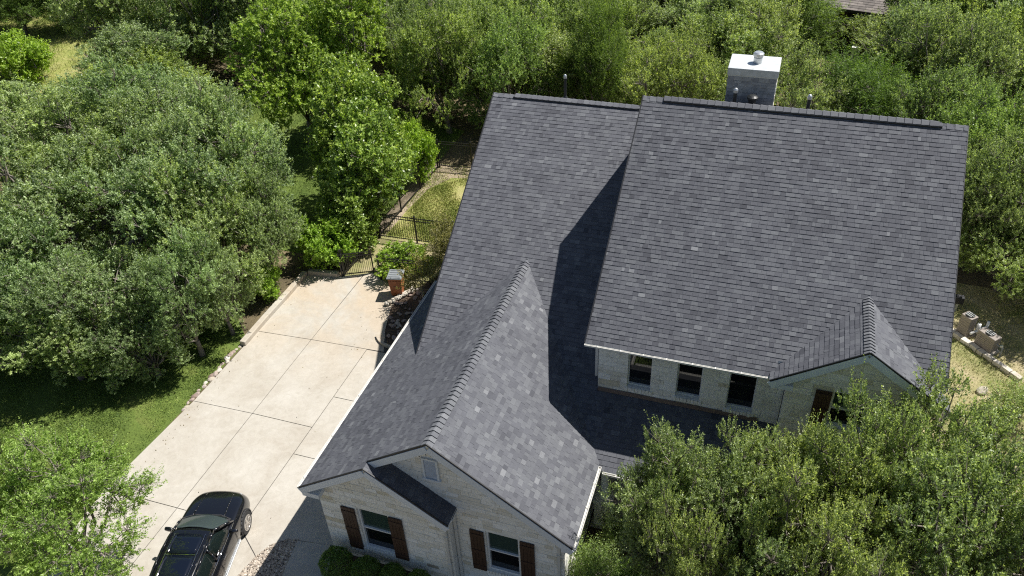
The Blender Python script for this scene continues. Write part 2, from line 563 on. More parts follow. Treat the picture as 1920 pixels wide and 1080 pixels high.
# pale stones along the lower left edge of the driveway
se = thing('stone_edging', (-14.3, 0, 0), 'row of rough pale limestone rocks along the lawn edge of the driveway', 'stone edging')
def rock_mb(w, d, h, sd, sub=2):
    bm = bmesh.new()
    bmesh.ops.create_icosphere(bm, subdivisions=sub, radius=.5)
    r = random.Random(sd)
    off = [Vector((r.uniform(-1, 1), r.uniform(-1, 1), r.uniform(-1, 1))).normalized() for _ in range(7)]
    for v in bm.verts:
        k = 1.0
        for o in off:
            dd = v.co.normalized().dot(o)
            if dd > .62: k *= 1 - (dd - .62) * .6
        v.co *= k
        v.co = Vector((v.co.x * w, v.co.y * d, v.co.z * h))
    o = MB()
    o.v = [tuple(v.co) for v in bm.verts]
    o.f = [[v.index for v in f.verts] for f in bm.faces]
    o.s = [r.random()] * len(o.f)
    bm.free()
    return o
rock_meshes = []
for k in range(10):
    o = rock_mb(1, .75, .6, 50 + k).build('rock', M['rock'])
    rock_meshes.append(o.data); bpy.data.objects.remove(o)
pale_meshes = []
for k in range(6):
    o = rock_mb(1, .7, .6, 80 + k).build('rock', M['palerock'])
    pale_meshes.append(o.data); bpy.data.objects.remove(o)
def put_rock(parent, x, y, z, s, rz, meshes, name='rock'):
    o = bpy.data.objects.new(name, random.choice(meshes)); C.link(o)
    o.parent = parent
    p = parent.location
    o.location = (x - p.x, y - p.y, z - p.z)
    o.rotation_euler = (random.uniform(-.2, .2), random.uniform(-.2, .2), rz)
    o.scale = (s, s, s * random.uniform(.8, 1.2))
    return o
y = -.6
while y < 2.9:
    put_rock(se, -14.24 + random.uniform(-.07, .05), y, .0, random.uniform(.18, .36), random.uniform(1.2, 1.9), pale_meshes if random.random() < .5 else rock_meshes)
    y += random.uniform(.13, .22)

# ------------------------------------------------------------------ HOUSE
house = thing('house', (0, 0, 0), 'white limestone two storey house with dark grey shingle roofs and a stone chimney', 'house')


def clip(poly, clipper):
    """Sutherland-Hodgman, convex CCW clipper, 2-D"""
    out = poly
    m = len(clipper)
    for i in range(m):
        a, b = clipper[i], clipper[(i + 1) % m]
        ex, ey = b[0] - a[0], b[1] - a[1]
        inp, out = out, []
        if not inp: return []
        for k in range(len(inp)):
            p, q = inp[k - 1], inp[k]
            dp = ex * (p[1] - a[1]) - ey * (p[0] - a[0])
            dq = ex * (q[1] - a[1]) - ey * (q[0] - a[0])
            if (dp >= 0) != (dq >= 0):
                t = dp / (dp - dq)
                out.append((p[0] + (q[0] - p[0]) * t, p[1] + (q[1] - p[1]) * t))
            if dq >= 0: out.append(q)
    return out


def area2(p):
    return abs(sum(p[i - 1][0] * p[i][1] - p[i][0] * p[i - 1][1] for i in range(len(p)))) / 2


class Plane:
    """roof plane: origin on the eave, u along the eave, v up the slope"""
    def __init__(self, o, u, v):
        self.o, self.u = Vector(o), Vector(u).normalized()
        self.v = Vector(v).normalized()
        self.n = self.u.cross(self.v).normalized()
        if self.n.z < 0: self.n = -self.n

    def uv(self, p):
        d = Vector(p) - self.o
        return (d.dot(self.u), d.dot(self.v))

    def at(self, a, b, h=0):
        return self.o + self.u * a + self.v * b + self.n * h


TABS = []          # (area px, verts, faces, shade, roof part)
EXP = .143


def shingle_plane(pl, polys, roof, seed, light=0.0, EXP=.143):
    r = random.Random(seed)
    U = [[pl.uv(p) for p in poly] for poly in polys]
    for k, q in enumerate(U):
        s = sum(q[i - 1][0] * q[i][1] - q[i][0] * q[i - 1][1] for i in range(len(q)))
        if s < 0: U[k] = q[::-1]
    umin = min(a for q in U for a, b in q); umax = max(a for q in U for a, b in q)
    vmax = max(b for q in U for a, b in q); vmin = min(b for q in U for a, b in q)
    vrow = vmin
    while vrow < vmax - .02:
        u0 = umin - r.uniform(0, .3)
        prev = .5
        while u0 < umax:
            w = r.choice((.08, .11, .13, .15, .17, .18, .20, .23))
            sh = r.gauss(.46, .115)
            if r.random() < .10: sh += .15
            if r.random() < .12: sh -= .17
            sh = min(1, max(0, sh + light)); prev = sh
            t = r.choice((.008, .010, .013, .015))
            tab = [(u0 + .002, vrow), (u0 + w - .002, vrow), (u0 + w - .002, vrow + EXP + .012), (u0 + .002, vrow + EXP + .012)]
            for q in U:
                c = clip(tab, q)
                if len(c) >= 3 and area2(c) > 4e-4:
                    m = len(c)
                    top = [pl.at(a, b, .003 + t * (1 - .85 * (b - vrow) / EXP)) for a, b in c]
                    bot = [pl.at(a, b, -.004) for a, b in c]
                    vs = top + bot
                    fs = [tuple(range(m))] + [((i + 1) % m, i, m + i, m + (i + 1) % m) for i in range(m)]
                    P = [project(p) for p in top]
                    ap = 0
                    if all(P) and all(0 < p[0] < 1920 and 0 < p[1] < 1080 for p in P) and m == 4 and w > .12:
                        ap = area2([(p[0], p[1]) for p in P])
                    TABS.append((ap, vs, fs, sh, roof))
            u0 += w
        vrow += EXP


def deck(pl, polys, roof_mb, th=.085):
    for poly in polys:
        n = len(poly)
        top = [Vector(p) for p in poly]
        bot = [p - Vector((0, 0, th)) for p in top]
        fs = [tuple(range(n)), tuple(range(2 * n - 1, n - 1, -1))] + [((i + 1) % n, i, n + i, n + (i + 1) % n) for i in range(n)]
        roof_mb.poly(top + bot, fs)


def drip(name_parent, a, b, w=.03, h=.045, dz=.015):
    MBd = MB()
    MBd.bar((a[0], a[1], a[2] + dz), (b[0], b[1], b[2] + dz), w, h)
    return MBd.build('drip_edge', M['drip'], name_parent)


def ridge_caps(roof, a, b, pl_dirs, step, w, vent=None, seed=0):
    """cap shingles bent over a ridge from a to b; pl_dirs: the two downslope unit vectors"""
    r = random.Random(seed)
    a, b = Vector(a), Vector(b)
    d = (b - a); L = d.length; d.normalize()
    k = 0
    t = 0.0
    while t < L - .02:
        h0, h1 = (.048, .016) if step < .18 else (.034, .018)
        if vent and vent[0] <= t <= vent[1]:
            h0, h1 = .082, .062
        ww = w
        c0 = a + d * t; c1 = a + d * min(t + step * 1.12, L)
        up = Vector((0, 0, 1))
        P = []
        for c, h in ((c0, h0), (c1, h1)):
            for dv, s in ((pl_dirs[0], ww), (pl_dirs[0], ww * .12), (pl_dirs[1], ww * .12), (pl_dirs[1], ww)):
                P.append(c + dv * s + up * (h - (.012 if s == ww * .12 else 0)))
        th = Vector((0, 0, -.018))
        Q = [p + th for p in P]
        vs = P + Q
        fs = [(0, 1, 5, 4), (1, 2, 6, 5), (2, 3, 7, 6), (9, 8, 12, 13), (10, 9, 13, 14), (11, 10, 14, 15), (1, 0, 8, 9), (2, 1, 9, 10), (3, 2, 10, 11),
              (0, 4, 12, 8), (7, 3, 11, 15), (4, 5, 13, 12), (5, 6, 14, 13), (6, 7, 15, 14)]
        mb = MB(); mb.poly(vs, fs, min(1, max(0, r.gauss(.70 if step < .18 else .56, .10))))
        mb.build('ridge_cap', M['shingle'], roof)
        t += step
        k += 1
    if vent:
        mb = MB()
        for dv in pl_dirs:
            p0 = a + d * vent[0] + dv * (w - .035); p1 = a + d * (vent[1] + step) + dv * (w - .035)
            mb.bar(p0 + Vector((0, 0, .030)), p1 + Vector((0, 0, .030)), .05, .06)
        mb.build('ridge_vent', M['drip'], roof)


# plane functions -----------------------------------------------------------
sR, sL, sWr, sWl, sD = .7353, .518, .737, .674, .69
zR = lambda y: 5.902 + sR * y
zL = lambda y: 3.8036 + sL * y
zWr = lambda x: 5.646 - sWr * (x + 2.805)
zWl = lambda x: 7.5366 + sWl * x

# right (main) roof
roofR = MB()
p1 = [(-.08, 0, zR(0)), (4.70, 0, zR(0)), (4.70, 5.88, zR(5.88)), (.07, 5.88, zR(5.88))]
p2 = [(4.70, .34, zR(.34)), (8.47, .34, zR(.34)), (8.36, 5.88, zR(5.88)), (4.70, 5.88, zR(5.88))]
pb = [(8.36, 5.88, zR(5.88)), (8.46, 11.76, 5.902), (-.05, 11.76, 5.902), (.07, 5.88, zR(5.88))]
plRf = Plane((0, 0, zR(0)), (1, 0, 0), (0, 1, sR))
plRb = Plane((0, 11.76, 5.902), (1, 0, 0), (0, -1, sR))
deck(None, [p1, p2, pb], roofR)
roof_right = roofR.build('roof', M['trim'], house)
roof_right['label'] = 'tall main roof with ridge vent and chimney behind it'
shingle_plane(plRf, [p1, p2], roof_right, 1, 0, .1225)
shingle_plane(plRb, [pb], roof_right, 2, 0, .1225)
dvf = Vector((0, -1, -sR)).normalized(); dvb = Vector((0, 1, -sR)).normalized()
ridge_caps(roof_right, (.06, 5.88, zR(5.88)), (8.37, 5.88, zR(5.88)), (dvf, dvb), .20, .17, (.6, 7.5), 1)
drip(roof_right, (-.09, -.01, zR(0)), (.06, 5.88, zR(5.88)))
drip(roof_right, (8.475, .34, zR(.34)), (8.365, 5.88, zR(5.88)), .016, .03, .0)

# left roof, running down in one plane to the porch eave
roofL = MB()
q1 = [(-5.262, .2, zL(.2)), (.3, .2, zL(.2)), (.3, 8.966, zL(8.966)), (-5.61, 8.966, zL(8.966))]
q2 = [(-2.6, -1.60, zL(-1.60)), (4.9, -1.60, zL(-1.60)), (4.9, .2, zL(.2)), (-2.6, .2, zL(.2))]
q2s = [(-.55, .2, zL(.2)), (.70, -1.60, zL(-1.60)), (4.9, -1.60, zL(-1.60)), (4.9, .2, zL(.2))]
q2 = q2s
q3 = [(.3, .2, zL(.2)), (4.9, .2, zL(.2)), (4.9, .42, zL(.42)), (.3, .42, zL(.42))]
qb = [(.3, 8.966, zL(8.966)), (.3, 15, zL(2.932)), (-5.6, 15, zL(2.932)), (-5.61, 8.966, zL(8.966))]
plLf = Plane((0, -1.60, zL(-1.60)), (1, 0, 0), (0, 1, sL))
plLb = Plane((0, 15, zL(2.932)), (1, 0, 0), (0, -1, sL))
deck(None, [q1, q2, q3, qb], roofL)
roof_left = roofL.build('roof', M['trim'], house)
roof_left['label'] = 'long left roof running down to the porch eave'
shingle_plane(plLf, [q1, q2, q3], roof_left, 3)
shingle_plane(plLb, [qb], roof_left, 4)
dvf = Vector((0, -1, -sL)).normalized(); dvb = Vector((0, 1, -sL)).normalized()
ridge_caps(roof_left, (-5.62, 8.966, zL(8.966)), (.15, 8.966, zL(8.966)), (dvf, dvb), .20, .17, (.75, 5.0), 2)
drip(roof_left, (-5.27, .2, zL(.2)), (-5.62, 8.966, zL(8.966)))

# garage wing roof
roofW = MB()
w1 = [(-2.805, -4.18, zWr(-2.805)), (.703, -4.18, zWr(.703)), (.703, -1.30, zWr(.703)), (-2.805, 3.75, zWr(-2.805))]
w2 = [(-6.63, -4.43, zWl(-6.63)), (-4.53, -4.43, zWl(-4.53)), (-4.53, 5.0, zWl(-4.53)), (-6.63, 5.0, zWl(-6.63))]
w3 = [(-4.53, -4.18, zWl(-4.53)), (-2.805, -4.18, zWl(-2.805)), (-2.805, 3.75, zWl(-2.805)), (-4.53, 1.6, zWl(-4.53))]
plWr = Plane((.703, 0, zWr(.703)), (0, 1, 0), (-1, 0, sWr))
plWl = Plane((-6.63, 0, zWl(-6.63)), (0, 1, 0), (1, 0, sWl))
deck(None, [w1, w2, w3], roofW)
zsg = zWl(-4.53)
sg = [(-4.53, -4.43, zsg), (-2.43, -4.43, 3.03), (-2.43, -3.83, 3.03), (-4.53, -3.83, zsg)]
plSg = Plane((-2.43, 0, 3.03), (0, 1, 0), (-1, 0, (zsg - 3.03) / 2.10))
deck(None, [sg], roofW)
roof_wing = roofW.build('roof', M['trim'], house)
roof_wing['label'] = 'front wing roof with a curved line of ridge caps'
shingle_plane(plWr, [w1], roof_wing, 5, .08, .128)  # sun-facing slope: extra sunlight put into lighter tones of the same shingles
shingle_plane(plWl, [w2, w3], roof_wing, 6, 0, .128)
shingle_plane(plSg, [sg], roof_wing, 7)
dvr = Vector((1, 0, -sWr)).normalized(); dvl = Vector((-1, 0, -sWl)).normalized()
ridge_caps(roof_wing, (-2.805, -4.20, 5.646), (-2.805, 3.62, 5.646), (dvl, dvr), .155, .17, None, 3)
drip(roof_wing, (-2.805, -4.195, 5.646), (.72, -4.195, zWr(.72)))
drip(roof_wing, (-4.53, -4.195, zWl(-4.53)), (-2.805, -4.195, 5.646))
drip(roof_wing, (-6.65, -4.445, zWl(-6.65)), (-4.53, -4.445, zsg))
drip(roof_wing, (-4.53, -4.445, zsg), (-2.42, -4.445, 3.03))

# dormer gable roof
roofD = MB()
dx, dz, dye = 6.55, 7.33, -.21
d1 = [(4.56, dye, dz - sD * (dx - 4.56)), (dx, dye, dz), (dx, 2.05, dz), (4.56, .16, dz - sD * (dx - 4.56))]
d2 = [(dx, dye, dz), (8.54, dye, dz - sD * (8.54 - dx)), (8.54, .16, dz - sD * (8.54 - dx)), (dx, 2.05, dz)]
plDl = Plane((4.56, 0, dz - sD * (dx - 4.56)), (0, 1, 0), (1, 0, sD))
plDr = Plane((8.54, 0, dz - sD * (8.54 - dx)), (0, 1, 0), (-1, 0, sD))
deck(None, [d1, d2], roofD)
roof_dorm = roofD.build('roof', M['trim'], house)
roof_dorm['label'] = 'small gabled roof over the upper front window'
shingle_plane(plDl, [d1], roof_dorm, 8, 0, .1225)
shingle_plane(plDr, [d2], roof_dorm, 9, .12, .1225)  # right slope faces the sun, so its brightness is painted into the tabs
ridge_caps(roof_dorm, (dx, dye - .02, dz), (dx, 2.0, dz), (Vector((-1, 0, -sD)).normalized(), Vector((1, 0, -sD)).normalized()), .115, .15, None, 4)
drip(roof_dorm, d1[0][:1] + (dye - .015,) + d1[0][2:], (dx, dye - .015, dz))
drip(roof_dorm, (dx, dye - .015, dz), (8.54, dye - .015, d2[1][2]))

# shingles: the 300 that show largest one by one, the rest joined
TABS.sort(key=lambda t: -t[0])
for ap, vs, fs, sh, roof in TABS[:300]:
    mb = MB(); mb.poly(vs, fs, sh); mb.build('shingle', M['shingle'], roof)
rest = {}
for ap, vs, fs, sh, roof in TABS[300:]:
    rest.setdefault(roof.name, (roof, MB()))[1].poly(vs, fs, sh)
for roof, mb in rest.values():
    stuff(mb.build('shingles', M['shingle'], roof))

# ------------------------------------------------------------------ walls with stones
STONES = []


class Wall:
    """vertical wall seen from outside: origin o, horizontal unit u (to the right when looking at it), outward normal n"""
    def __init__(self, o, u, n, th=.25):
        self.o, self.u, self.n, self.th = Vector(o), Vector(u), Vector(n), th

    def at(self, a, z, d=0):
        p = self.o + self.u * a + self.n * d
        return Vector((p.x, p.y, z))

    def build(self, outline, openings, seed, stones=True, label=None, course=(.11, .20), mat='stone'):
        """outline: convex polygon in (a, z); openings: list of (a0, z0, a1, z1)"""
        s = sum(outline[i - 1][0] * outline[i][1] - outline[i][0] * outline[i - 1][1] for i in range(len(outline)))
        if s < 0: outline = outline[::-1]
        xs = sorted({a for o in openings for a in (o[0], o[2])} | {min(p[0] for p in outline), max(p[0] for p in outline)})
        zs = sorted({z for o in openings for z in (o[1], o[3])} | {min(p[1] for p in outline), max(p[1] for p in outline)})
        mb = MB()
        for i in range(len(xs) - 1):
            for j in range(len(zs) - 1):
                cx, cz = (xs[i] + xs[i + 1]) / 2, (zs[j] + zs[j + 1]) / 2
                if any(o[0] < cx < o[2] and o[1] < cz < o[3] for o in openings): continue
                c = clip([(xs[i], zs[j]), (xs[i + 1], zs[j]), (xs[i + 1], zs[j + 1]), (xs[i], zs[j + 1])], outline)
                if len(c) < 3 or area2(c) < 1e-4: continue
                m = len(c)
                vs = [self.at(a, z) for a, z in c] + [self.at(a, z, -self.th) for a, z in c]
                mb.poly(vs, [tuple(range(m)), tuple(range(2 * m - 1, m - 1, -1))] + [((k + 1) % m, k, m + k, m + (k + 1) % m) for k in range(m)])
        w = mb.build('wall', M['mortar'], house)
        if label: w['label'] = label
        if stones:
            r = random.Random(seed)
            z = zs[0]
            a0w, a1w = xs[0], xs[-1]
            g = .0045
            while z < zs[-1] - .03:
                h = r.uniform(*course)
                ivs = [(a0w, a1w)]
                for o in openings:
                    if o[1] < z + h - .02 and o[3] > z + .02:
                        nv = []
                        for a, b in ivs:
                            if o[2] <= a or o[0] >= b: nv.append((a, b)); continue
                            if o[0] - a > .03: nv.append((a, o[0]))
                            if b - o[2] > .03: nv.append((o[2], b))
                        ivs = nv
                for a, b in ivs:
                    x = a
                    while x < b - .01:
                        wd = r.choice((.22, .28, .34, .42, .5, .6))
                        if b - (x + wd) < .14: wd = b - x
                        c = clip([(x + g, z + g), (x + wd - g, z + g), (x + wd - g, z + h - g), (x + g, z + h - g)], outline)
                        x += wd
                        if len(c) < 3 or area2(c) < 1e-3: continue
                        m = len(c)
                        pr = r.uniform(.006, .014)
                        vs = [self.at(a2, z2, pr) for a2, z2 in c] + [self.at(a2, z2, -.01) for a2, z2 in c]
                        fs = [tuple(range(m))] + [((k + 1) % m, k, m + k, m + (k + 1) % m) for k in range(m)]
                        sh = r.gauss(.58, .24)
                        q = r.random()
                        sh = max(.10, min(1, sh))
                        if q < .009 and wd < .45: sh = r.uniform(.0, .05)
                        P = [project(p) for p in vs[:m]]
                        ap = 0
                        if all(P) and all(0 < p[0] < 1920 and 0 < p[1] < 1080 for p in P) and self.n.y < -.5:
                            ap = area2([(p[0], p[1]) for p in P])
                            if P[0][0] > 1480 and P[0][1] > 740: ap = 0
                        STONES.append((ap, vs, fs, sh, w, M[mat]))
                z += h
        return w


def window(wall, a0, z0, a1, z1, depth, glass, sashes=2, fw=.045, sill=True, label=None, lower=None):
    """frame (part) with panes, rails and sill pieces as sub-parts"""
    mb = MB()
    def B(aa0, zz0, aa1, zz1, d0, d1, m=mb):
        P = [wall.at(a, z, d) for d in (d0, d1) for a, z in ((aa0, zz0), (aa1, zz0), (aa1, zz1), (aa0, zz1))]
        m.poly(P, [(3, 2, 1, 0), (4, 5, 6, 7), (0, 1, 5, 4), (1, 2, 6, 5), (2, 3, 7, 6), (3, 0, 4, 7)])
    f0, f1 = -depth - .05, -depth + .02
    B(a0, z0, a0 + fw, z1, f0, f1); B(a1 - fw, z0, a1, z1, f0, f1)
    B(a0 + fw, z0, a1 - fw, z0 + fw, f0, f1 + .004); B(a0 + fw, z1 - fw, a1 - fw, z1, f0, f1 + .004)
    w = mb.build('window', M['vinyl'], house)
    if label: w['label'] = label
    zm = (z0 + z1) / 2
    if sashes == 2:
        r = MB(); B(a0 + fw, zm - .02, a1 - fw, zm + .02, f0, f1 - .006, r)
        r.build('sash', M['vinyl'], w)
        p = MB(); B(a0 + fw, zm + .02, a1 - fw, z1 - fw, f0 - .01, f0 + .012, p); p.build('pane', glass, w)
        p = MB(); B(a0 + fw, z0 + fw, a1 - fw, zm - .02, f0 - .02, f0 - .002, p); p.build('pane', lower or glass, w)
    else:
        p = MB(); B(a0 + fw, z0 + fw, a1 - fw, z1 - fw, f0 - .01, f0 + .012, p); p.build('pane', glass, w)
    if sill:
        n = max(4, int((a1 - a0 + .12) / .085))
        st = (a1 - a0 + .12) / n
        for k in range(n):
            p = MB()
            B(a0 - .06 + k * st + .005, z0 - .13, a0 - .06 + (k + 1) * st - .005, z0 - .004, -.05, .045 + random.uniform(-.006, .006), p)
            p.s = [random.uniform(.4, .9)] * len(p.f)
            p.build('sill_stone', M['stone'], w)
    return w


def shutter(wall, a0, z0, a1, z1):
    m = MB()
    def B(aa0, zz0, aa1, zz1, d0, d1, m):
        P = [wall.at(a, z, d) for d in (d0, d1) for a, z in ((aa0, zz0), (aa1, zz0), (aa1, zz1), (aa0, zz1))]
        m.poly(P, [(3, 2, 1, 0), (4, 5, 6, 7), (0, 1, 5, 4), (1, 2, 6, 5), (2, 3, 7, 6), (3, 0, 4, 7)])
    H = z1 - z0
    B(a0 + .01, z0 + .02, a1 - .01, z1 - .02, .024, .035, m)
    s = m.build('shutter', M['shutter'], house)
    for zz in (z0 + .10 * H, z0 + .5 * H, z0 + .9 * H):
        bt = MB(); B(a0 + .008, zz - .055, a1 - .008, zz + .055, .058, .080, bt); bt.build('batten', M['shutter'], s)
    n = 4
    w = (a1 - a0) / n
    for k in range(n):
        b = MB(); B(a0 + k * w + .004, z0, a0 + (k + 1) * w - .004, z1, .026, .062, b)
        b.build('plank', M['shutter'], s)
    return s


# front wing main gable wall (y=-3.83), origin at x=-2.6
fw_ = Wall((0, -3.83, 0), (1, 0, 0), (0, -1, 0))
zu = lambda x: min(zWr(x), zWl(x)) - .15
W_b = (-1.70, .66, -.80, 2.32)
fw_.build([(-5.2, 0), (.40, 0), (.40, zu(.40)), (-2.805, zu(-2.805)), (-5.2, zu(-5.2))], [W_b], 11, label='front gable wall of pale limestone')
window(fw_, *W_b, .07, M['gglass'], lower=M['glass'], label='front window of the taller gable')
shutter(fw_, -2.13, .62, -1.74, 2.31); shutter(fw_, -.76, .66, -.37, 2.34)
# small projecting gable wall (y=-4.13)
sg_ = Wall((0, -4.13, 0), (1, 0, 0), (0, -1, 0))
zs = lambda x: min(zWl(x), zsg - (zsg - 3.03) / 2.1 * (x + 4.53)) - .15
W_a = (-5.26, .60, -4.34, 2.33)
sg_.build([(-6.36, 0), (-2.56, 0), (-2.56, zs(-2.56)), (-4.53, zs(-4.53)), (-6.36, zs(-6.36))], [W_a], 12, label='projecting gable wall of pale limestone')
window(sg_, *W_a, .07, M['gglass'], lower=M['glass'], label='front window of the projecting gable')
shutter(sg_, -5.72, .52, -5.31, 2.30); shutter(sg_, -4.31, .58, -3.91, 2.36)
# return wall of the projecting gable
Wall((-2.56, -4.13, 0), (0, 1, 0), (1, 0, 0), .2).build([(.255, 0), (.30, 0), (.30, 2.85), (.255, 2.85)], [], 13, stones=False)
# side walls of the wing
Wall((-6.36, 5.0, 0), (0, -1, 0), (-1, 0, 0)).build([(0, 0), (9.125, 0), (9.125, 3.06), (0, 3.06)], [], 14, label='driveway side wall')
Wall((.40, -3.83, 0), (0, 1, 0), (1, 0, 0)).build([(.005, 0), (4.0, 0), (4.0, 3.1), (.005, 3.1)], [], 15, label='entry side wall of the front wing')
# second storey window wall (y=.35)
up_ = Wall((0, .35, 0), (1, 0, 0), (0, -1, 0))
W2 = [(1.02, 4.31, 1.65, 5.74), (2.32, 4.30, 2.96, 5.74), (3.64, 4.22, 4.32, 5.74)]
up_.build([(.22, 3.2), (4.98, 3.2), (4.98, 5.86), (.22, 5.86)], W2, 16, label='upper wall with a row of three windows', course=(.13, .22))
for o in W2:
    window(up_, *o, .14, M['glass'], sashes=1, fw=.025, label='tall dark upper window')
# ground floor wall under the porch
Wall((.4, .35, 0), (1, 0, 0), (0, -1, 0)).build([(0, 0), (4.58, 0), (4.58, 3.19), (0, 3.19)], [(1.6, 0, 2.7, 2.2)], 17, stones=False, label='porch back wall')
# dormer / entry bay wall
db_ = Wall((0, .02, 0), (1, 0, 0), (0, -1, 0))
zd = lambda x: dz - sD * abs(x - dx) - .15
W_d = (6.06, 4.62, 6.95, 5.78)
db_.build([(4.985, 0), (8.12, 0), (8.12, zd(8.12)), (dx, zd(dx)), (4.985, zd(4.985))], [W_d], 18, label='gabled bay wall at the right of the front')
window(db_, *W_d, .07, M['gglass'], lower=M['glass'], label='upper window in the right gabled bay')
shutter(db_, 5.66, 4.50, 6.04, 5.78); shutter(db_, 6.98, 4.50, 7.36, 5.78)
# remaining outer walls (mostly hidden)
Wall((.22, 11.4, 0), (0, -1, 0), (-1, 0, 0)).build([(.0, 3), (11.04, 3), (11.04, 5.95), (5.52, zR(5.88) - .2), (0, 5.95)], [], 19, label='left gable wall of the upper storey')
Wall((8.12, .03, 0), (0, 1, 0), (1, 0, 0)).build([(.0, 0), (11.4, 0), (11.4, 5.9), (5.85, zR(5.88) - .2), (0, 5.8)], [], 20, label='right gable wall')
Wall((-4.95, 14.7, 0), (0, -1, 0), (-1, 0, 0)).build([(0, 0), (14.6, 0), (14.6, zL(.1) - .2), (5.73, zL(8.966) - .2), (0, zL(2.932))], [], 21, label='left gable wall')
Wall((8.12, 11.4, 0), (-1, 0, 0), (0, 1, 0)).build([(0, 0), (7.9, 0), (7.9, 5.86), (0, 5.86)], [], 22, stones=False, label='rear wall')
Wall((.22, 14.7, 0), (-1, 0, 0), (0, 1, 0)).build([(0, 0), (5.17, 0), (5.17, 5.2), (0, 5.2)], [], 23, stones=False, label='rear wall of the left block')

STONES.sort(key=lambda t: -t[0])
for ap, vs, fs, sh, w, mt in STONES[:300]:
    mb = MB(); mb.poly(vs, fs, sh); mb.build('stone', mt, w)
rest = {}
for ap, vs, fs, sh, w, mt in STONES[300:]:
    rest.setdefault(w.name, (w, MB(), mt))[1].poly(vs, fs, sh)
for w, mb, mt in rest.values():
    stuff(mb.build('stones', mt, w))

# rake boards (pale trim) on the gables
def rake(a, b, n=(0, -1, 0), h=.20, th=.03, dz_=-.13):
    mb = MB()
    mb.bar((a[0], a[1], a[2] + dz_), (b[0], b[1], b[2] + dz_), th, h)
    return mb.build('rake_board', M['trim'], house)
rake((-2.79, -4.205, 5.62), (.70, -4.205, zWr(.70) - .02))
rake((-4.50, -4.206, zWl(-4.50)), (-2.82, -4.206, 5.62))
rake((-6.62, -4.455, zWl(-6.62)), (-4.54, -4.455, zsg))
rake((-4.52, -4.456, zsg), (-2.45, -4.456, 3.04))
rake((4.58, -.225, d1[0][2]), (6.54, -.225, dz)); rake((6.56, -.226, dz), (8.52, -.226, d2[1][2]))
# boxed eave returns
for bx in (((-6.36, -4.29, 2.83), (.50, .30, .16)), ((4.86, -.09, 5.83), (.52, .26, .14)), ((.56, -4.02, 2.90), (.28, .34, .14))):
    mb = MB(); mb.box(*bx); mb.build('eave_return', M['trim'], house)
# wing/small-gable step: cheek between the two roofs
mb = MB(); mb.box((-2.45, -4.0, 2.93), (.04, .36, .12)); mb.build('eave_return', M['trim'], house)


def gutter(a, b, out, w=.075, h=.065, step=.95, ends=True, brackets=True):
    a, b, out = Vector(a), Vector(b), Vector(out)
    mb = MB()
    mb.bar(a + out * w, b + out * w, .014, h)
    mb.bar(a + out * .012, b + out * .012, .012, h)
    mb.bar(a + out * w * .5 + Vector((0, 0, -h / 2 + .01)), b + out * w * .5 + Vector((0, 0, -h / 2 + .01)), w, .012)
    d = (b - a).normalized()
    for e in (a - d * .004, b + d * .004):
        mb.bar(e, e + out * w, .012, h)
    g = mb.build('gutter', M['gutter'], house)
    if brackets:
        t = .35
        L = (b - a).length
        while t < L:
            m = MB(); p = a + d * t + Vector((0, 0, h / 2 + .002))
            m.bar(p - out * .01, p + out * (w + .01), .022, .010)
            m.bar(p + out * (w + .010), p + out * (w + .011) + Vector((0, 0, -.04)), .025, .010)
            m.build('bracket', M['gutter'], g)
            t += step * random.uniform(.9, 1.1)
    return g
gutter((-.08, -.012, 5.868), (4.50, -.012, 5.868), (0, -1, 0), w=.05, h=.05, step=.62)
gutter((-6.645, -4.43, 3.03), (-6.645, 4.95, 3.03), (-1, 0, 0), step=1.6)
gutter((.715, -4.18, 3.03), (.715, -1.55, 3.03), (1, 0, 0), step=.85)
gutter((.86, -1.615, 2.945), (4.85, -1.615, 2.945), (0, -1, 0), step=.85)


def downspout(pts, w=.075, d=.055):
    mb = MB()
    for p, q in zip(pts[:-1], pts[1:]):
        mb.bar(p, q, w, d, up=(0, 1, 0) if abs(p[2] - q[2]) > .2 else (0, 0, 1))
    o = mb.build('downspout', M['gutter'], house, .008)
    for z in (1.0, 2.2):
        if pts[-1][2] < z < pts[0][2]:
            m = MB(); m.box((pts[-1][0], pts[-1][1], z), (w + .03, d + .03, .03)); m.build('strap', M['gutter'], o)
    return o
downspout([(-2.66, -4.19, 2.84), (-2.66, -4.19, .08)])
downspout([(-2.50, -3.90, 2.84), (-2.50, -3.90, .08)])
downspout([(.12, .55, 5.66), (.12, .55, 4.3)])
downspout([(.28, -3.88, 2.86), (.28, -3.88, .08)])
# flashing at the foot of the upper wall
mb = MB(); mb.box((2.35, .315, zL(.33) + .075), (4.25, .03, .13)); mb.build('flashing', M['flash'], house)

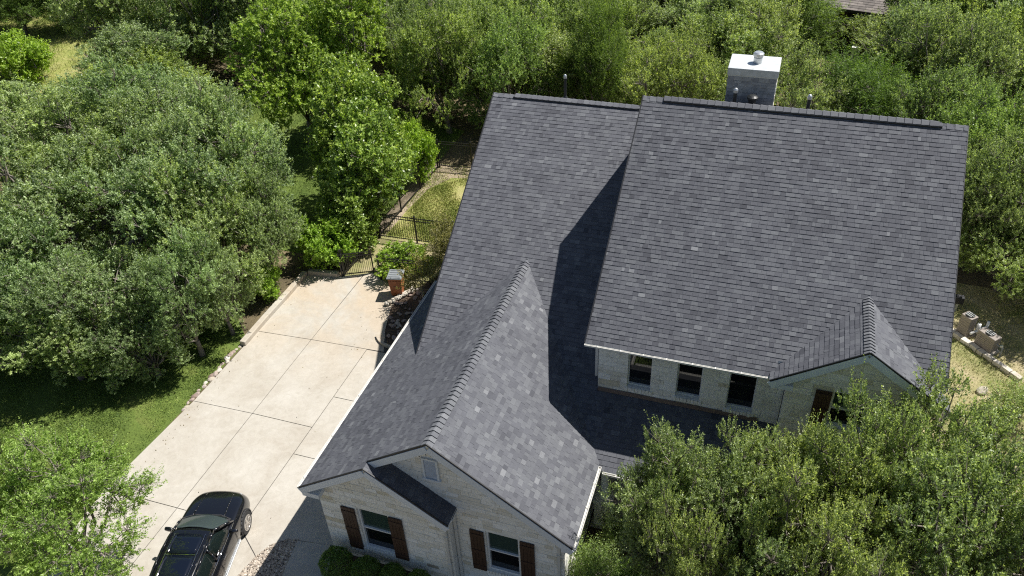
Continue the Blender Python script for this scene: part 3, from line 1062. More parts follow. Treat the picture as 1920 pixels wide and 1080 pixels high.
# gable vent
gv = MB()
a0, a1, z0, z1 = -3.19, -2.77, 4.02, 4.74
def FB(m, x0, x1, zz0, zz1, d0, d1):
    P = [fw_.at(a, z, d) for d in (d0, d1) for a, z in ((x0, zz0), (x1, zz0), (x1, zz1), (x0, zz1))]
    m.poly(P, [(3, 2, 1, 0), (4, 5, 6, 7), (0, 1, 5, 4), (1, 2, 6, 5), (2, 3, 7, 6), (3, 0, 4, 7)])
FB(gv, a0, a0 + .05, z0, z1, .0, .07); FB(gv, a1 - .05, a1, z0, z1, .0, .07)
FB(gv, a0 + .05, a1 - .05, z1 - .05, z1, .0, .068); FB(gv, a0 - .04, a1 + .04, z0 - .06, z0, .0, .09)
FB(gv, a0 + .05, a1 - .05, z0, z1 - .05, .0, .024)
gvo = gv.build('gable_vent', M['trim'], house)
k = 0
z = z0 + .03
while z < z1 - .09:
    m = MB()
    p = [fw_.at(a0 + .055, z, .055), fw_.at(a1 - .055, z, .055), fw_.at(a1 - .055, z + .05, .028), fw_.at(a0 + .055, z + .05, .028)]
    q = [v + Vector((0, 0, -.012)) for v in p]
    m.poly(p + q, [(0, 1, 2, 3), (7, 6, 5, 4), (0, 4, 5, 1), (1, 5, 6, 2), (2, 6, 7, 3), (3, 7, 4, 0)])
    m.build('slat', M['louvre'], gvo)
    z += .062
# stone arch over the vent
for k in range(7):
    an = math.pi * (k + .5) / 7
    m = MB()
    c = Vector((-2.98 + math.cos(an) * .30, 0, z1 - .03 + math.sin(an) * .17))
    p = fw_.at(c.x, c.z, .03)
    ax = Matrix.Rotation(-(an - math.pi / 2), 3, 'Y')
    m.box(tuple(p), (.11, .05, .10), ax=ax, shade=random.uniform(.5, .9))
    m.build('arch_stone', M['stone'], gvo)

# chimney
ch = MB()
cx0, cx1, cy0, cy1, cz1 = 2.27, 3.56, 6.6, 7.6, 10.78
ch.box(((cx0 + cx1) / 2, (cy0 + cy1) / 2, 9.9), (cx1 - cx0, cy1 - cy0, 1.76))
cho = ch.build('chimney', M['mortar'], house)
for face in ('f', 'r', 'l'):
    z = 9.3
    while z < cz1 - .05:
        h = random.uniform(.07, .12); h = min(h, cz1 - z)
        s, L = 0, (cx1 - cx0 if face == 'f' else cy1 - cy0)
        while s < L - .01:
            w = random.uniform(.12, .30)
            if L - s - w < .1: w = L - s
            m = MB()
            pr = random.uniform(.012, .022)
            if face == 'f': m.box((cx0 + s + w / 2, cy0 - pr / 2, z + h / 2), (w - .012, pr, h - .012), shade=random.random())
            elif face == 'r': m.box((cx1 + pr / 2, cy0 + s + w / 2, z + h / 2), (pr, w - .012, h - .012), shade=random.random())
            else: m.box((cx0 - pr / 2, cy0 + s + w / 2, z + h / 2), (pr, w - .012, h - .012), shade=random.random())
            m.build('chimney_stone', M['chimstone'] if face != 'r' else M['stone'], cho)  # sunlit right face kept pale, front and left coloured as if in shade
            s += w
        z += h
m = MB(); m.box(((cx0 + cx1) / 2, (cy0 + cy1) / 2, 10.87), (cx1 - cx0 + .07, cy1 - cy0 + .07, .2)); m.build('cap', M['capmetal'], cho, .012)
m = MB(); m.lathe((2.98, 7.1, 10.97), [(.12, 0), (.12, .15), (.095, .16), (.095, .19), (.145, .20), (.145, .27), (.11, .30), (.02, .31)], 20)
m.build('flue', M['galv'], cho, smooth=False)

# roof vent pipes on the back slopes
def vent(x, y, z0, z1, r, cap, label):
    m = MB(); m.tube((x, y, z0), (x, y, z1), r, n=14)
    o = m.build('vent_pipe', M['blackpipe'], house, smooth=False)
    o['label'] = label
    m = MB(); m.lathe((x, y, z1), [(r * 1.25, -.03), (cap, 0), (cap, .05), (cap * .6, .09), (.01, .1)], 16)
    m.build('cap', M['galv'] if cap < .11 else M['blackpipe'], o)
    m = MB(); m.lathe((x, y, z0 + .0), [(r * 3, -.12), (r * 2, .12), (r * 1.1, .2)], 16); m.build('flashing', M['blackpipe'], o)
vent(2.54, 6.25, 9.9, 10.44, .05, .065, 'slim vent pipe before the chimney')
vent(3.01, 6.25, 9.9, 10.28, .10, .15, 'short wide capped vent before the chimney')
vent(4.48, 6.25, 9.9, 10.44, .05, .062, 'vent pipe to the right of the chimney')
vent(-3.17, 9.3, 8.25, 9.10, .045, .056, 'tall vent pipe behind the left ridge')

# porch column on a stone pedestal
pc = MB(); pc.lathe((.78, -.95, 0), [(.15, 1.15), (.15, 1.2), (.12, 1.24), (.105, 2.6), (.15, 2.64), (.15, 2.76)], 20)
col = pc.build('porch_column', M['trim'], house, smooth=False)
m = MB(); m.box((.78, -.95, .55), (.46, .46, 1.1)); m.build('pedestal', M['mortar'], col)
m = MB(); m.box((.78, -.95, 1.125), (.56, .56, .05)); m.build('pedestal_cap', M['mortar'], col, .01)

sheet('porch_floor', [(.45, -1.3), (4.9, -1.3), (4.9, .3), (.45, .3)], .06, M['concrete'])
# walkway in front of the gable
wk = thing('walkway', (0, 0, 0), None, None); wk['kind'] = 'structure'
m = MB(); m.prism([(-7.55, -4.2), (-6.55, -4.06), (-6.3, -4.5), (-6.05, -5.4), (-5.7, -8), (-6.9, -8), (-7.32, -5.6)], -.05, .05); m.build('slab', M['concrete'], wk)


# ------------------------------------------------------------------ foliage meshes
def leaf_mesh(name, mat, pos, direc, nrm, ln, wd, shade):
    n = len(pos)
    side = np.cross(nrm, direc)
    side /= np.linalg.norm(side, axis=1)[:, None] + 1e-9
    nn = np.cross(direc, side)
    ln = ln[:, None]; wd = wd[:, None]
    v = np.empty((n, 4, 3), np.float32)
    v[:, 0] = pos
    v[:, 1] = pos + direc * ln * .45 + side * wd * .5 + nn * ln * .06
    v[:, 2] = pos + direc * ln
    v[:, 3] = pos + direc * ln * .45 - side * wd * .5 + nn * ln * .06
    me = bpy.data.meshes.new(name)
    me.vertices.add(n * 4)
    me.vertices.foreach_set('co', v.reshape(-1))
    me.loops.add(n * 4)
    me.loops.foreach_set('vertex_index', np.arange(n * 4, dtype=np.int32))
    me.polygons.add(n)
    me.polygons.foreach_set('loop_start', np.arange(0, n * 4, 4, dtype=np.int32))
    me.polygons.foreach_set('loop_total', np.full(n, 4, np.int32))
    at = me.attributes.new('shade', 'FLOAT', 'FACE')
    at.data.foreach_set('value', shade.astype(np.float32))
    me.materials.append(mat)
    me.update(calc_edges=True)
    me.validate()
    return me


def unit(a):
    return a / (np.linalg.norm(a, axis=1)[:, None] + 1e-9)


def make_tree(key, seed, mat, R=3.0, zc=4.2, hz=2.6, lobes=9, sprigs=3000, per=20, leaf=(.07, .034), slen=.5, up=.5, inner=.35, trunk_r=.16, cone=0.0, twig=.12, lobe_r=(.36, .5), leafup=.5, sub=6, sub_r=(.17, .28), shoots=.09, low=-.55):
    """one kind of tree: returns meshes (trunk, branches, crown)"""
    r = np.random.default_rng(seed)
    c0 = np.array([0, 0, zc])
    ld = unit(r.normal(size=(lobes, 3)) + np.array([0, 0, .2]))
    ld[:, 2] = np.where(ld[:, 2] < low, -ld[:, 2], ld[:, 2])
    rad = np.array([R, R, hz])
    mc = c0 + ld * rad * r.uniform(.32, .80, (lobes, 1))
    mr = r.uniform(*lobe_r, lobes)
    if cone:
        f = np.clip((mc[:, 2] - (zc - hz)) / (2 * hz), 0, 1)
        mc[:, :2] *= (1 - cone * f)[:, None]
        mr = mr * (1 - .5 * cone * f)
    mc = np.vstack([mc, c0 + np.array([0, 0, hz * .15])]); mr = np.append(mr, lobe_r[1])
    nl = len(mr)
    # each main bough carries smaller leaf clumps
    own = np.repeat(np.arange(nl), sub)
    sd_ = unit(r.normal(size=(nl * sub, 3)) + unit((mc - c0) / rad + 1e-6)[own] * .55 + np.array([0, 0, .15]))
    lc = mc[own] + sd_ * rad * (mr[own] * r.uniform(.45, 1.15, nl * sub))[:, None]
    lr = r.uniform(*sub_r, nl * sub)
    lc[:, 2] = np.maximum(lc[:, 2], .25)
    ns = len(lr)
    n = int(sprigs * 1.7)
    li = r.choice(ns, n, p=lr ** 2 / (lr ** 2).sum())
    d = unit(r.normal(size=(n, 3)) + np.array([0, 0, .15]))
    rr = (inner + (1 - inner) * r.random(n) ** .6)
    pos = lc[li] + d * (rr * lr[li])[:, None] * rad
    dist = np.linalg.norm((pos[:, None, :] - lc[None]) / rad / lr[None, :, None], axis=2)
    dist[np.arange(n), li] = 9
    keep = (dist.min(1) > .6) | (r.random(n) < .22)
    pos, d, li = pos[keep][:sprigs], d[keep][:sprigs], li[keep][:sprigs]
    n = len(pos)
    out = unit((pos - c0) / rad)
    sd = unit(d * .6 + out * .4 + np.array([0, 0, up]) + r.normal(size=(n, 3)) * .38)
    L = slen * r.uniform(.5, 1.3, n)
    sh_ = r.random(n) < shoots
    sd = np.where(sh_[:, None], unit(out * .7 + np.array([0, 0, .75]) + r.normal(size=(n, 3)) * .22), sd)
    L = np.where(sh_, slen * r.uniform(1.3, 2.4, n), L)
    spread = np.where(sh_, .55, 1.0)
    fan = 1.0
    # leaves
    t = (np.arange(per) + .6) / per
    P = pos[:, None, :] + sd[:, None, :] * (L[:, None] * t)[..., None] * fan
    P = P.reshape(-1, 3)
    sdl = np.repeat(sd, per, 0)
    perp = unit(np.cross(sdl, r.normal(size=(n * per, 3))))
    dl = unit(sdl * .55 + perp + np.array([0, 0, .05]))
    nrm = unit(r.normal(size=(n * per, 3)) * .85 + np.array([0, 0, leafup * .9]) + np.repeat(out, per, 0) * .35)
    P = P + r.normal(size=P.shape) * slen * .05
    ls = r.uniform(.65, 1.3, n * per) * np.repeat(spread, per) ** .4
    tone = np.clip(r.normal(.48, .24, ns)[li] * .45 + r.normal(.5, .28, n) * .55, 0, 1)
    sh = np.clip(np.repeat(tone, per) + r.normal(0, .25, n * per) + np.tile((t - .5) * .22, n), 0, 1)
    crown = leaf_mesh(key + '_crown', mat, P, dl, nrm, leaf[0] * ls, leaf[1] * ls, sh)
    # wood
    tb = MB()
    fork = np.array([r.uniform(-.2, .2), r.uniform(-.2, .2), max(.8, (zc - hz) * .9 + .5)])
    tb.tube((0, 0, -.1), (fork[0] * .4, fork[1] * .4, fork[2] * .5), trunk_r * 1.3, trunk_r, 9, shade=.4)
    tb.tube((fork[0] * .4, fork[1] * .4, fork[2] * .5), tuple(fork), trunk_r, trunk_r * .85, 9, shade=.5)
    bb = MB()
    for k in range(nl):
        mid = fork * .45 + mc[k] * .55 + r.normal(size=3) * .2 + np.array([0, 0, -.15])
        q = trunk_r * .42
        bb.tube(tuple(fork), tuple(mid), q, q * .65, 6, shade=r.random())
        bb.tube(tuple(mid), tuple(mc[k]), q * .65, q * .42, 6, shade=r.random())
    for k in range(ns):
        a_ = mc[own[k]]
        mid = (a_ + lc[k]) / 2 + r.normal(size=3) * .08
        bb.tube(tuple(a_), tuple(mid), trunk_r * .17, trunk_r * .12, 5, False, r.random())
        bb.tube(tuple(mid), tuple(lc[k]), trunk_r * .12, trunk_r * .08, 5, False, r.random())
        mine = np.nonzero(li == k)[0]
        for i in mine[:int(len(mine) * twig)]:
            bb.tube(tuple(lc[k]), tuple(pos[i] + sd[i] * L[i] * .7), .012, .004, 3, False, .3 + .7 * r.random())
    def tomesh(mb, nm):
        o = mb.build(nm, M['bark'], smooth=True); me = o.data; bpy.data.objects.remove(o); return me
    return dict(trunk=tomesh(tb, key + '_trunk'), branches=tomesh(bb, key + '_branches'), crown=crown, R=R, zc=zc, hz=hz)


K = {}
for i in range(3):
    K['oak%d' % i] = make_tree('live_oak', 100 + i, M['oak'], 3.0, 3.5, 2.9, 12, 2900, 30, (.084, .044), .30, .5, twig=.2, shoots=.2, sub=8, sub_r=(.10, .20), low=-.9)
for i in range(2):
    K['near%d' % i] = make_tree('near_oak', 120 + i, M['frontoak'], 3.0, 4.2, 2.6, 11, 3000, 28, (.072, .038), .30, .6, twig=.45, shoots=.22, sub=8, sub_r=(.10, .20))
for i in range(3):
    K['elm%d' % i] = make_tree('cedar_elm', 140 + i, M['cedarelm'], 3.0, 2.7, 2.4, 10, 2800, 27, (.078, .045), .34, .45, shoots=.17, sub=8, sub_r=(.12, .23))
for i in range(3):
    K['scrub%d' % i] = make_tree('scrub_oak', 150 + i, M['scrub'], 3.0, 2.6, 2.3, 10, 2700, 27, (.074, .044), .34, .5, twig=.3, shoots=.19, sub=8, sub_r=(.12, .23))
K['fresh0'] = make_tree('fresh_elm', 131, M['fresh'], 3.0, 4.2, 2.8, 12, 2900, 28, (.072, .038), .34, .5, twig=.45, shoots=.28, sub=8, sub_r=(.10, .20))
K['lime0'] = make_tree('lime_elm', 160, M['lime'], 3.0, 4.2, 3.3, 11, 2500, 28, (.10, .06), .34, .25, sub=8, sub_r=(.12, .23))
K['glossy0'] = make_tree('glossy_tree', 170, M['glossy'], 2.1, 3.0, 2.9, 10, 2000, 18, (.135, .070), .38, .35, lobe_r=(.34, .46), low=-.9, shoots=.04)
for i in range(2):
    K['juni%d' % i] = make_tree('juniper', 180 + i, M['juniper'], 2.6, 2.5, 2.4, 11, 2300, 34, (.12, .028), .65, .9, cone=.2, trunk_r=.13, twig=.25, leafup=.2, low=-.9)
K['box0'] = make_tree('clipped_shrub', 190, M['box'], .55, .48, .48, 8, 1500, 14, (.042, .026), .08, .3, trunk_r=.03, lobe_r=(.5, .62), low=-1, shoots=0, sub_r=(.24, .34))
K['bright0'] = make_tree('bright_shrub', 200, M['bright'], 1.2, 1.0, .95, 8, 1100, 16, (.10, .055), .3, .7, trunk_r=.05, low=-1)
def make_ball(key, seed, mat, R=.5, n=9000, leaf=(.036, .024)):
    r = np.random.default_rng(seed)
    d = unit(r.normal(size=(n, 3)))
    d[:, 2] = np.where(d[:, 2] < -.6, -d[:, 2], d[:, 2])
    bumps = 1 + .05 * np.sin(d[:, 0] * 9 + 1) * np.sin(d[:, 1] * 8) + .04 * np.sin(d[:, 2] * 13 + d[:, 0] * 6)
    pos = d * (R * bumps * r.uniform(.86, 1.0, n))[:, None] + np.array([0, 0, R * .92])
    dl = unit(d * .7 + r.normal(size=(n, 3)) * .7)
    nr = unit(d * .8 + r.normal(size=(n, 3)) * .6)
    crown = leaf_mesh(key + '_crown', mat, pos, dl, nr, leaf[0] * r.uniform(.7, 1.3, n), leaf[1] * np.ones(n), np.clip(r.normal(.5, .24, n), 0, 1))
    tb = MB(); tb.tube((0, 0, -.05), (0, 0, R), .03, .02, 7)
    bb = MB()
    for k in range(14):
        e = d[k] * R * .8 + np.array([0, 0, R * .92])
        bb.tube((0, 0, R * .7), tuple(e), .012, .005, 4, False)
    def tm(mb, nm):
        o = mb.build(nm, M['bark'], smooth=True); me = o.data; bpy.data.objects.remove(o); return me
    return dict(trunk=tm(tb, key + '_trunk'), branches=tm(bb, key + '_branches'), crown=crown, R=R, zc=R * .92, hz=R)
K['ball0'] = make_ball('ball_shrub', 300, M['box'])
K['hedge0'] = make_tree('clipped_hedge', 191, M['bright'], .55, .48, .48, 8, 1500, 14, (.042, .026), .08, .3, trunk_r=.03, lobe_r=(.5, .62), low=-1, shoots=0, sub_r=(.24, .34))
K['olive0'] = make_tree('olive_bush', 210, M['olive'], 1.2, 1.2, 1.15, 8, 1000, 16, (.08, .034), .36, .6, trunk_r=.05, low=-1, shoots=.15)
K['sparse0'] = make_tree('sparse_shrub', 220, M['olive'], .9, 1.0, .9, 7, 260, 12, (.07, .035), .35, .7, trunk_r=.03)
K['leggy0'] = make_tree('leggy_shrub', 230, M['cedarelm'], 1.0, 1.0, .95, 7, 900, 16, (.06, .03), .4, 1.0, trunk_r=.04, low=-1, shoots=.25)


def plant(kind, x, y, zc, R, label, group=None, name='tree', cat='tree', seed=None, hz=None, sy=1.0):
    k = K[kind]
    t = thing(name, (x, y, 0), label, cat, group, rz=((x * 12.9898 + y * 78.233) * 7.13) % 6.283 if seed is None else seed)
    s = R / k['R']
    sz = zc / k['zc'] if hz is None else hz / k['hz']
    t.scale = (s, s * sy, sz)
    for part in ('trunk', 'branches', 'crown'):
        o = bpy.data.objects.new(part, k[part]); C.link(o); o.parent = t
    return t


GL = 'grey green live oaks left of the driveway'
for i, (kd, x, y, zc, R, lb) in enumerate([
    ('oak0', -28.6, 9.6, 3.8, 3.3, 'grey green live oak at the left edge below the dry clearing'),
    ('oak1', -25.2, 11.0, 4.0, 3.0, 'grey green live oak below the darkest part of the wood'),
    ('oak2', -20.6, 10.6, 4.0, 2.9, 'grey green live oak facing the lit back lawn'),
    ('oak0', -16.9, 7.9, 3.6, 2.3, 'grey green live oak nearest the glossy broad leaved tree'),
    ('oak1', -22.6, 4.2, 3.9, 3.2, 'big live oak over the left part of the shaded lawn'),
    ('oak2', -18.9, 5.4, 4.0, 3.1, 'big live oak in the middle of the canopy left of the driveway'),
    ('oak0', -16.0, 4.7, 3.4, 2.2, 'live oak leaning over the raised driveway kerb'),
    ('oak1', -15.1, 6.6, 2.8, 1.5, 'small live oak outside the kerb corner, against the bright shrubs'),
    ('oak2', -17.6, .9, 2.9, 2.2, 'live oak with low boughs hanging over the middle of the dappled lawn'),
    ('oak0', -15.3, 2.0, 2.9, 1.6, 'live oak bough mass nearest the pale rocks on the driveway edge'),
    ('oak1', -20.9, .4, 3.0, 2.4, 'live oak with low boughs at the left end of the dappled lawn'),
    ('oak2', -25.8, 1.0, 3.9, 3.1, 'live oak cut by the left picture edge above the shaded lawn'),
    ('oak1', -23.0, 7.6, 4.0, 3.0, 'live oak in the thick of the left canopy'),
    ('oak0', -18.9, -.3, 1.8, 1.9, 'low live oak bough mass resting over the lawn, lowest of the left canopy'),
    ('oak2', -16.2, .6, 1.7, 1.5, 'low live oak boughs over the lawn right of the lowest mass'),
    ('oak1', -22.3, -.6, 1.9, 2.0, 'low live oak boughs over the lawn at the far left'),
    ('oak2', -14.9, 3.4, 2.4, 1.25, 'low live oak boughs touching the outside of the kerb'),
    ('oak0', -18.6, 8.0, 4.2, 2.5, 'live oak rising between the canopy middle and the glossy tree')]):
    plant(kd, x, y, zc * .96, R * 1.12, lb, GL, 'live_oak')
plant('fresh0', -12.2, -7.2, 3.0, 2.5, 'leafy green tree at the bottom left reaching over the driveway beside the car', None, 'oak_tree')
plant('fresh0', -14.5, -6.8, 2.8, 1.6, 'smaller leafy tree behind the bottom left tree, over the sunlit lawn', None, 'oak_tree')
GF = 'spiky oaks in front of the porch'
for kd, x, y, zc, R, lb in [
    ('near1', 3.6, -3.1, 4.0, 1.75, 'spiky green oak in front of the porch eave, left of the front yard group'),
    ('near1', 5.7, -2.7, 3.95, 1.75, 'spiky oak in front of the gabled bay with the brown shutter'),
    ('near1', 8.3, -2.2, 4.7, 2.1, 'tall spiky oak covering the right end of the gabled bay'),
    ('near1', 2.7, -3.5, 3.7, 1.05, 'low oak bough mass beside the dark entry recess'),
    ('near0', 4.9, -3.8, 3.9, 1.7, 'spiky oak between the porch eave tree and the gabled bay tree'),
    ('near0', 7.5, -2.5, 5.0, 1.55, 'spiky oak hiding the right half of the gabled bay window'),
    ('near0', 6.4, -2.9, 4.3, 1.6, 'spiky oak under the brown shutter of the gabled bay'),
    ('near1', 7.0, -3.0, 4.4, 1.8, 'spiky oak in the middle of the group, below the dark bay window'),
    ('near0', 10.3, -2.6, 4.1, 2.1, 'spiky oak at the right picture edge below the dry yard'),
    ('near1', 8.9, -4.2, 5.2, 2.1, 'spiky oak at the bottom right corner of the picture'),
    ('near0', 6.1, -4.9, 5.0, 1.75, 'spiky oak at the bottom edge, middle of the front yard group'),
    ('near0', 3.9, -5.0, 4.0, 1.2, 'spiky oak at the bottom edge right of the round shrubs')]:
    plant(kd, x, y, zc, R * 1.07, lb, GF, 'oak_tree')

# tall individual trees behind and beside the house
for kd, nm, x, y, zc, R, hz, lb in [
    ('glossy0', 'broadleaf_tree', -12.9, 11.9, 3.30, 1.95, 3.0, 'tall glossy broad leaved tree beside the iron fence'),
    ('glossy0', 'broadleaf_tree', -14.3, 13.6, 4.20, 1.9, 3.6, 'glossy broad leaved tree just behind the tall one at the fence'),
    ('glossy0', 'broadleaf_tree', -13.1, 9.9, 1.80, 1.2, 1.7, 'low glossy broad leaved tree at the corner where two iron fences meet'),
    ('lime0', 'elm_tree', -20.0, 18.4, 4.30, 2.9, None, 'lime green elm at the edge of the back lawn'),
    ('lime0', 'elm_tree', -17.2, 19.8, 4.70, 2.8, None, 'lime green elm behind the glossy broad leaved tree'),
    ('elm0', 'elm_tree', -13.2, 21.6, 3.44, 2.5, None, 'mid green elm behind the corner of the iron fence'),
    ('elm1', 'elm_tree', -9.6, 21.8, 3.28, 2.4, None, 'mid green elm just behind the left end of the left ridge'),
    ('juni0', 'juniper', 7.5, 23.2, 2.5, 2.6, None, 'dark green juniper to the right of the chimney'),
    ('elm2', 'elm_tree', 12.0, 18.0, 2.95, 2.3, None, 'grey green elm against the right end of the main ridge'),
    ('scrub1', 'scrub_oak', 12.7, 15.4, 2.77, 2.1, None, 'scrub oak beside the right gable wall, shading the dry yard'),
    ('elm0', 'elm_tree', 15.9, 14.4, 2.95, 2.2, None, 'elm at the right picture edge above the condensers'),
    ('scrub2', 'scrub_oak', 14.9, 18.0, 3.19, 2.6, None, 'pale scrub oak at the right picture edge level with the main ridge'),
    ('oak0', 'live_oak', -35.0, 23.2, 4.60, 3.5, None, 'dark live oak left of the dark wood, next to the dry clearing'),
    ('oak2', 'live_oak', -31.0, 24.6, 4.90, 3.6, None, 'dark live oak in the middle of the shady wood at upper left'),
    ('oak1', 'live_oak', -27.0, 26.6, 4.90, 3.4, None, 'dark live oak beside the lime green elm'),
    ('juni1', 'juniper', -47.0, 31.5, 2.21, 3.0, None, 'olive juniper thicket behind the dry clearing at the top left corner'),
    ('juni0', 'juniper', -51.0, 29.5, 2.21, 3.0, None, 'olive juniper at the very top left corner'),
    ('scrub0', 'scrub_oak', 3.6, 21.6, 2.86, 2.4, None, 'yellow green scrub oak right behind the chimney'),
    ('scrub1', 'scrub_oak', -1.4, 21.8, 3.11, 2.5, None, 'yellow green scrub oak behind the left end of the main ridge'),
    ('scrub0', 'scrub_oak', 11.6, 26.2, 3.36, 2.8, None, 'pale green scrub oak to the right of the juniper'),
    ('scrub2', 'scrub_oak', 10.6, 21.4, 2.94, 2.3, None, 'pale green scrub oak below the juniper, behind the main ridge'),
    ('elm2', 'elm_tree', -11.2, 24.6, 3.4, 2.6, None, 'mid green elm in the gap behind the two elms at the iron fence'),
    ('scrub1', 'scrub_oak', -15.4, 24.4, 3.4, 2.5, None, 'scrub oak in the gap between the lime green elms and the fence corner'),
    ('juni1', 'juniper', -5.2, 23.0, 3.23, 2.0, None, 'dark juniper behind the middle of the left ridge'),
    ('scrub1', 'scrub_oak', 11.6, 15.0, 2.2, 1.8, None, 'low scrub oak against the right roof edge behind the condensers'),
    ('elm1', 'elm_tree', 12.9, 13.9, 1.7, 1.9, None, 'low elm at the near edge of the trees above the condensers'),
    ('scrub0', 'scrub_oak', 12.5, 16.9, 2.5, 2.0, None, 'scrub oak against the middle of the right roof edge'),
    ('elm2', 'elm_tree', 14.8, 12.1, 2.2, 1.5, None, 'low elm at the right picture edge shading the dry yard'),
    ('oak0', 'live_oak', 15.4, 31.0, 4.40, 3.0, None, 'dark live oak near the top right corner')]:
    plant(kd, x, y, zc, R * 1.1, lb, None, nm, hz=hz)

# shrubs
for kd, nm, x, y, zc, R, sy, lb in [
    ('bright0', 'shrub', -12.6, 16.2, 1.5, 1.05, 1, 'bright green bush at the far end of the side fence'),
    ('bright0', 'shrub', -13.6, 8.4, 1.1, 1.1, 1, 'bright green shrub behind the raised kerb end'),
    ('bright0', 'shrub', -13.25, 9.5, 1.1, .75, 1, 'bright green shrub against the fence behind the gate'),
    ('bright0', 'shrub', -14.75, 5.7, .9, .75, 1, 'leafy shrub half way along the outside of the kerb'),
    ('hedge0', 'hedge_bush', -9.9, 8.95, .62, 1.05, .72, 'wide bright clipped bush behind the bin'),
    ('olive0', 'shrub', -8.5, 10.15, .95, .88, 1, 'olive yellow bush between the iron fence and the roof edge'),
    ('sparse0', 'shrub', -8.3, 6.9, 1.1, .9, 1, 'sparse shrub in the rock bed casting dappled shade'),
    ('bright0', 'shrub', -43.0, 21.8, 1.6, 1.8, 1, 'bright lime shrub in the dry clearing'),
    ('bright0', 'shrub', -45.5, 22.5, 1.3, 1.4, 1, 'smaller lime shrub at the left edge of the dry clearing'),
    ('ball0', 'round_shrub', -5.9, -4.75, .42, .46, 1, 'leftmost clipped round shrub at the foot of the projecting gable'),
    ('ball0', 'round_shrub', -5.0, -4.72, .38, .42, 1, 'second clipped round shrub under the left front window'),
    ('ball0', 'round_shrub', -4.22, -4.66, .36, .38, 1, 'third clipped round shrub under the left front window'),
    ('ball0', 'round_shrub', -3.48, -4.6, .34, .36, 1, 'clipped round shrub beside the downspouts'),
    ('leggy0', 'shrub', 1.0, -3.3, .95, .75, 1, 'leggy green shrub at the corner of the front wing'),
    ('ball0', 'round_shrub', 1.95, -3.0, .6, .5, 1, 'round bright shrub right of the leggy shrub'),
    ('ball0', 'round_shrub', 2.6, -3.2, .58, .5, 1, 'round bright shrub nearest the bottom right oaks'),
    ('leggy0', 'shrub', 1.5, -1.9, .7, .7, 1, 'shaded shrub in the dark entry recess'),
    ('leggy0', 'shrub', 2.4, -1.95, .75, .8, 1, 'shaded shrub under the porch eave'),
    ('leggy0', 'shrub', 12.6, 6.6, .7, .8, 1, 'low shrub in the dry right hand yard')]:
    plant(kd, x, y, zc, R, lb, None, nm, 'shrub', sy=sy)

# wood behind: individual trees that show inside the frame
r2 = random.Random(5)
placed = []
far = 0
CLEAR = [(-46, 26, 6.5), (-41, 21.5, 5), (-37, 17.5, 4), (-24.5, 21, 4.8), (7.5, 40, 4.6), (7.3, 34.6, 3.4), (7.1, 31.3, 3.1), (7.0, 28.6, 2.4), (-10, 14, 8), (5, 8, 12), (-20, 5, 9), (-49.5, 34, 3)]
BIG = [(o.location.x, o.location.y) for o in list(C) if o.type == 'EMPTY' and o.get('category') == 'tree']
for gy in np.arange(18, 74, 3.5):
    for gx in np.arange(-80, 48, 3.9):
        x, y = gx + r2.uniform(-1.6, 1.6), gy + r2.uniform(-1.5, 1.5)
        R = r2.uniform(2.2, 3.2)
        if any((x - a) ** 2 + (y - b) ** 2 < c * c for a, b, c in CLEAR): continue
        if any((x - a) ** 2 + (y - b) ** 2 < 2.4 ** 2 for a, b in BIG): continue
        if y < 22 and (-24 < x < 16): continue
        P = project((x, y, 4.0))
        if not P or not (-130 < P[0] < 2050 and -130 < P[1] < 700): continue
        if (x < -29 and y < 26) or P[0] < 440: kd = r2.choice(('oak0', 'oak1', 'oak2', 'oak2', 'elm0'))
        elif x > -6: kd = r2.choice(('scrub0', 'scrub1', 'scrub2', 'elm0', 'elm1', 'elm2', 'oak0', 'oak2', 'juni1'))
        else: kd = r2.choice(('elm0', 'elm1', 'elm2', 'scrub2', 'scrub1', 'elm2', 'juni0', 'oak1'))
        nm, lb = {'oak': ('live_oak', 'grey green oak crowded into the wood beyond the house'), 'elm': ('elm_tree', 'mid green elm crowded into the wood beyond the house'),
                  'scr': ('scrub_oak', 'pale yellow green scrub oak crowded into the wood beyond the house'), 'jun': ('juniper', 'dark feathery juniper crowded into the wood beyond the house')}[kd[:3]]
        px = P[0]
        side = ('above the dry clearing' if px < 130 else 'over the dark left canopy' if px < 330 else 'left of the lime green elms' if px < 480 else 'behind the lime green elms' if px < 720 else
                'between the lime elms and the left ridge' if px < 920 else 'beyond the left ridge' if px < 1080 else 'beyond the step between the two ridges' if px < 1260 else 'left of the chimney' if px < 1370 else
                'behind the chimney' if px < 1480 else 'between chimney and far house' if px < 1600 else 'around the juniper' if px < 1720 else 'beyond the right end of the ridge' if px < 1830 else 'at the top right corner')
        row = 'front row' if P[1] > 190 else 'second row' if P[1] > 110 else 'third row' if P[1] > 40 else 'farthest row'
        lb = lb.split(' crowded')[0].replace('pale yellow green scrub', 'pale scrub').replace('dark feathery', 'dark') + ', ' + row + ', ' + side
        plant(kd, x, y, r2.uniform(2.3, 3.5), R * 1.24, lb, nm.replace('_', ' ') + 's of the wood ' + side + ', ' + row, nm, seed=r2.uniform(0, 6))
        far += 1
print('far trees', far, 'tabs', len(TABS), 'stones', len(STONES))


# ------------------------------------------------------------------ grass
def inside(poly, x, y):
    c = False
    n = len(poly)
    for i in range(n):
        x0, y0 = poly[i]; x1, y1 = poly[i - 1]
        if (y0 > y) != (y1 > y) and x < (x1 - x0) * (y - y0) / (y1 - y0) + x0: c = not c
    return c


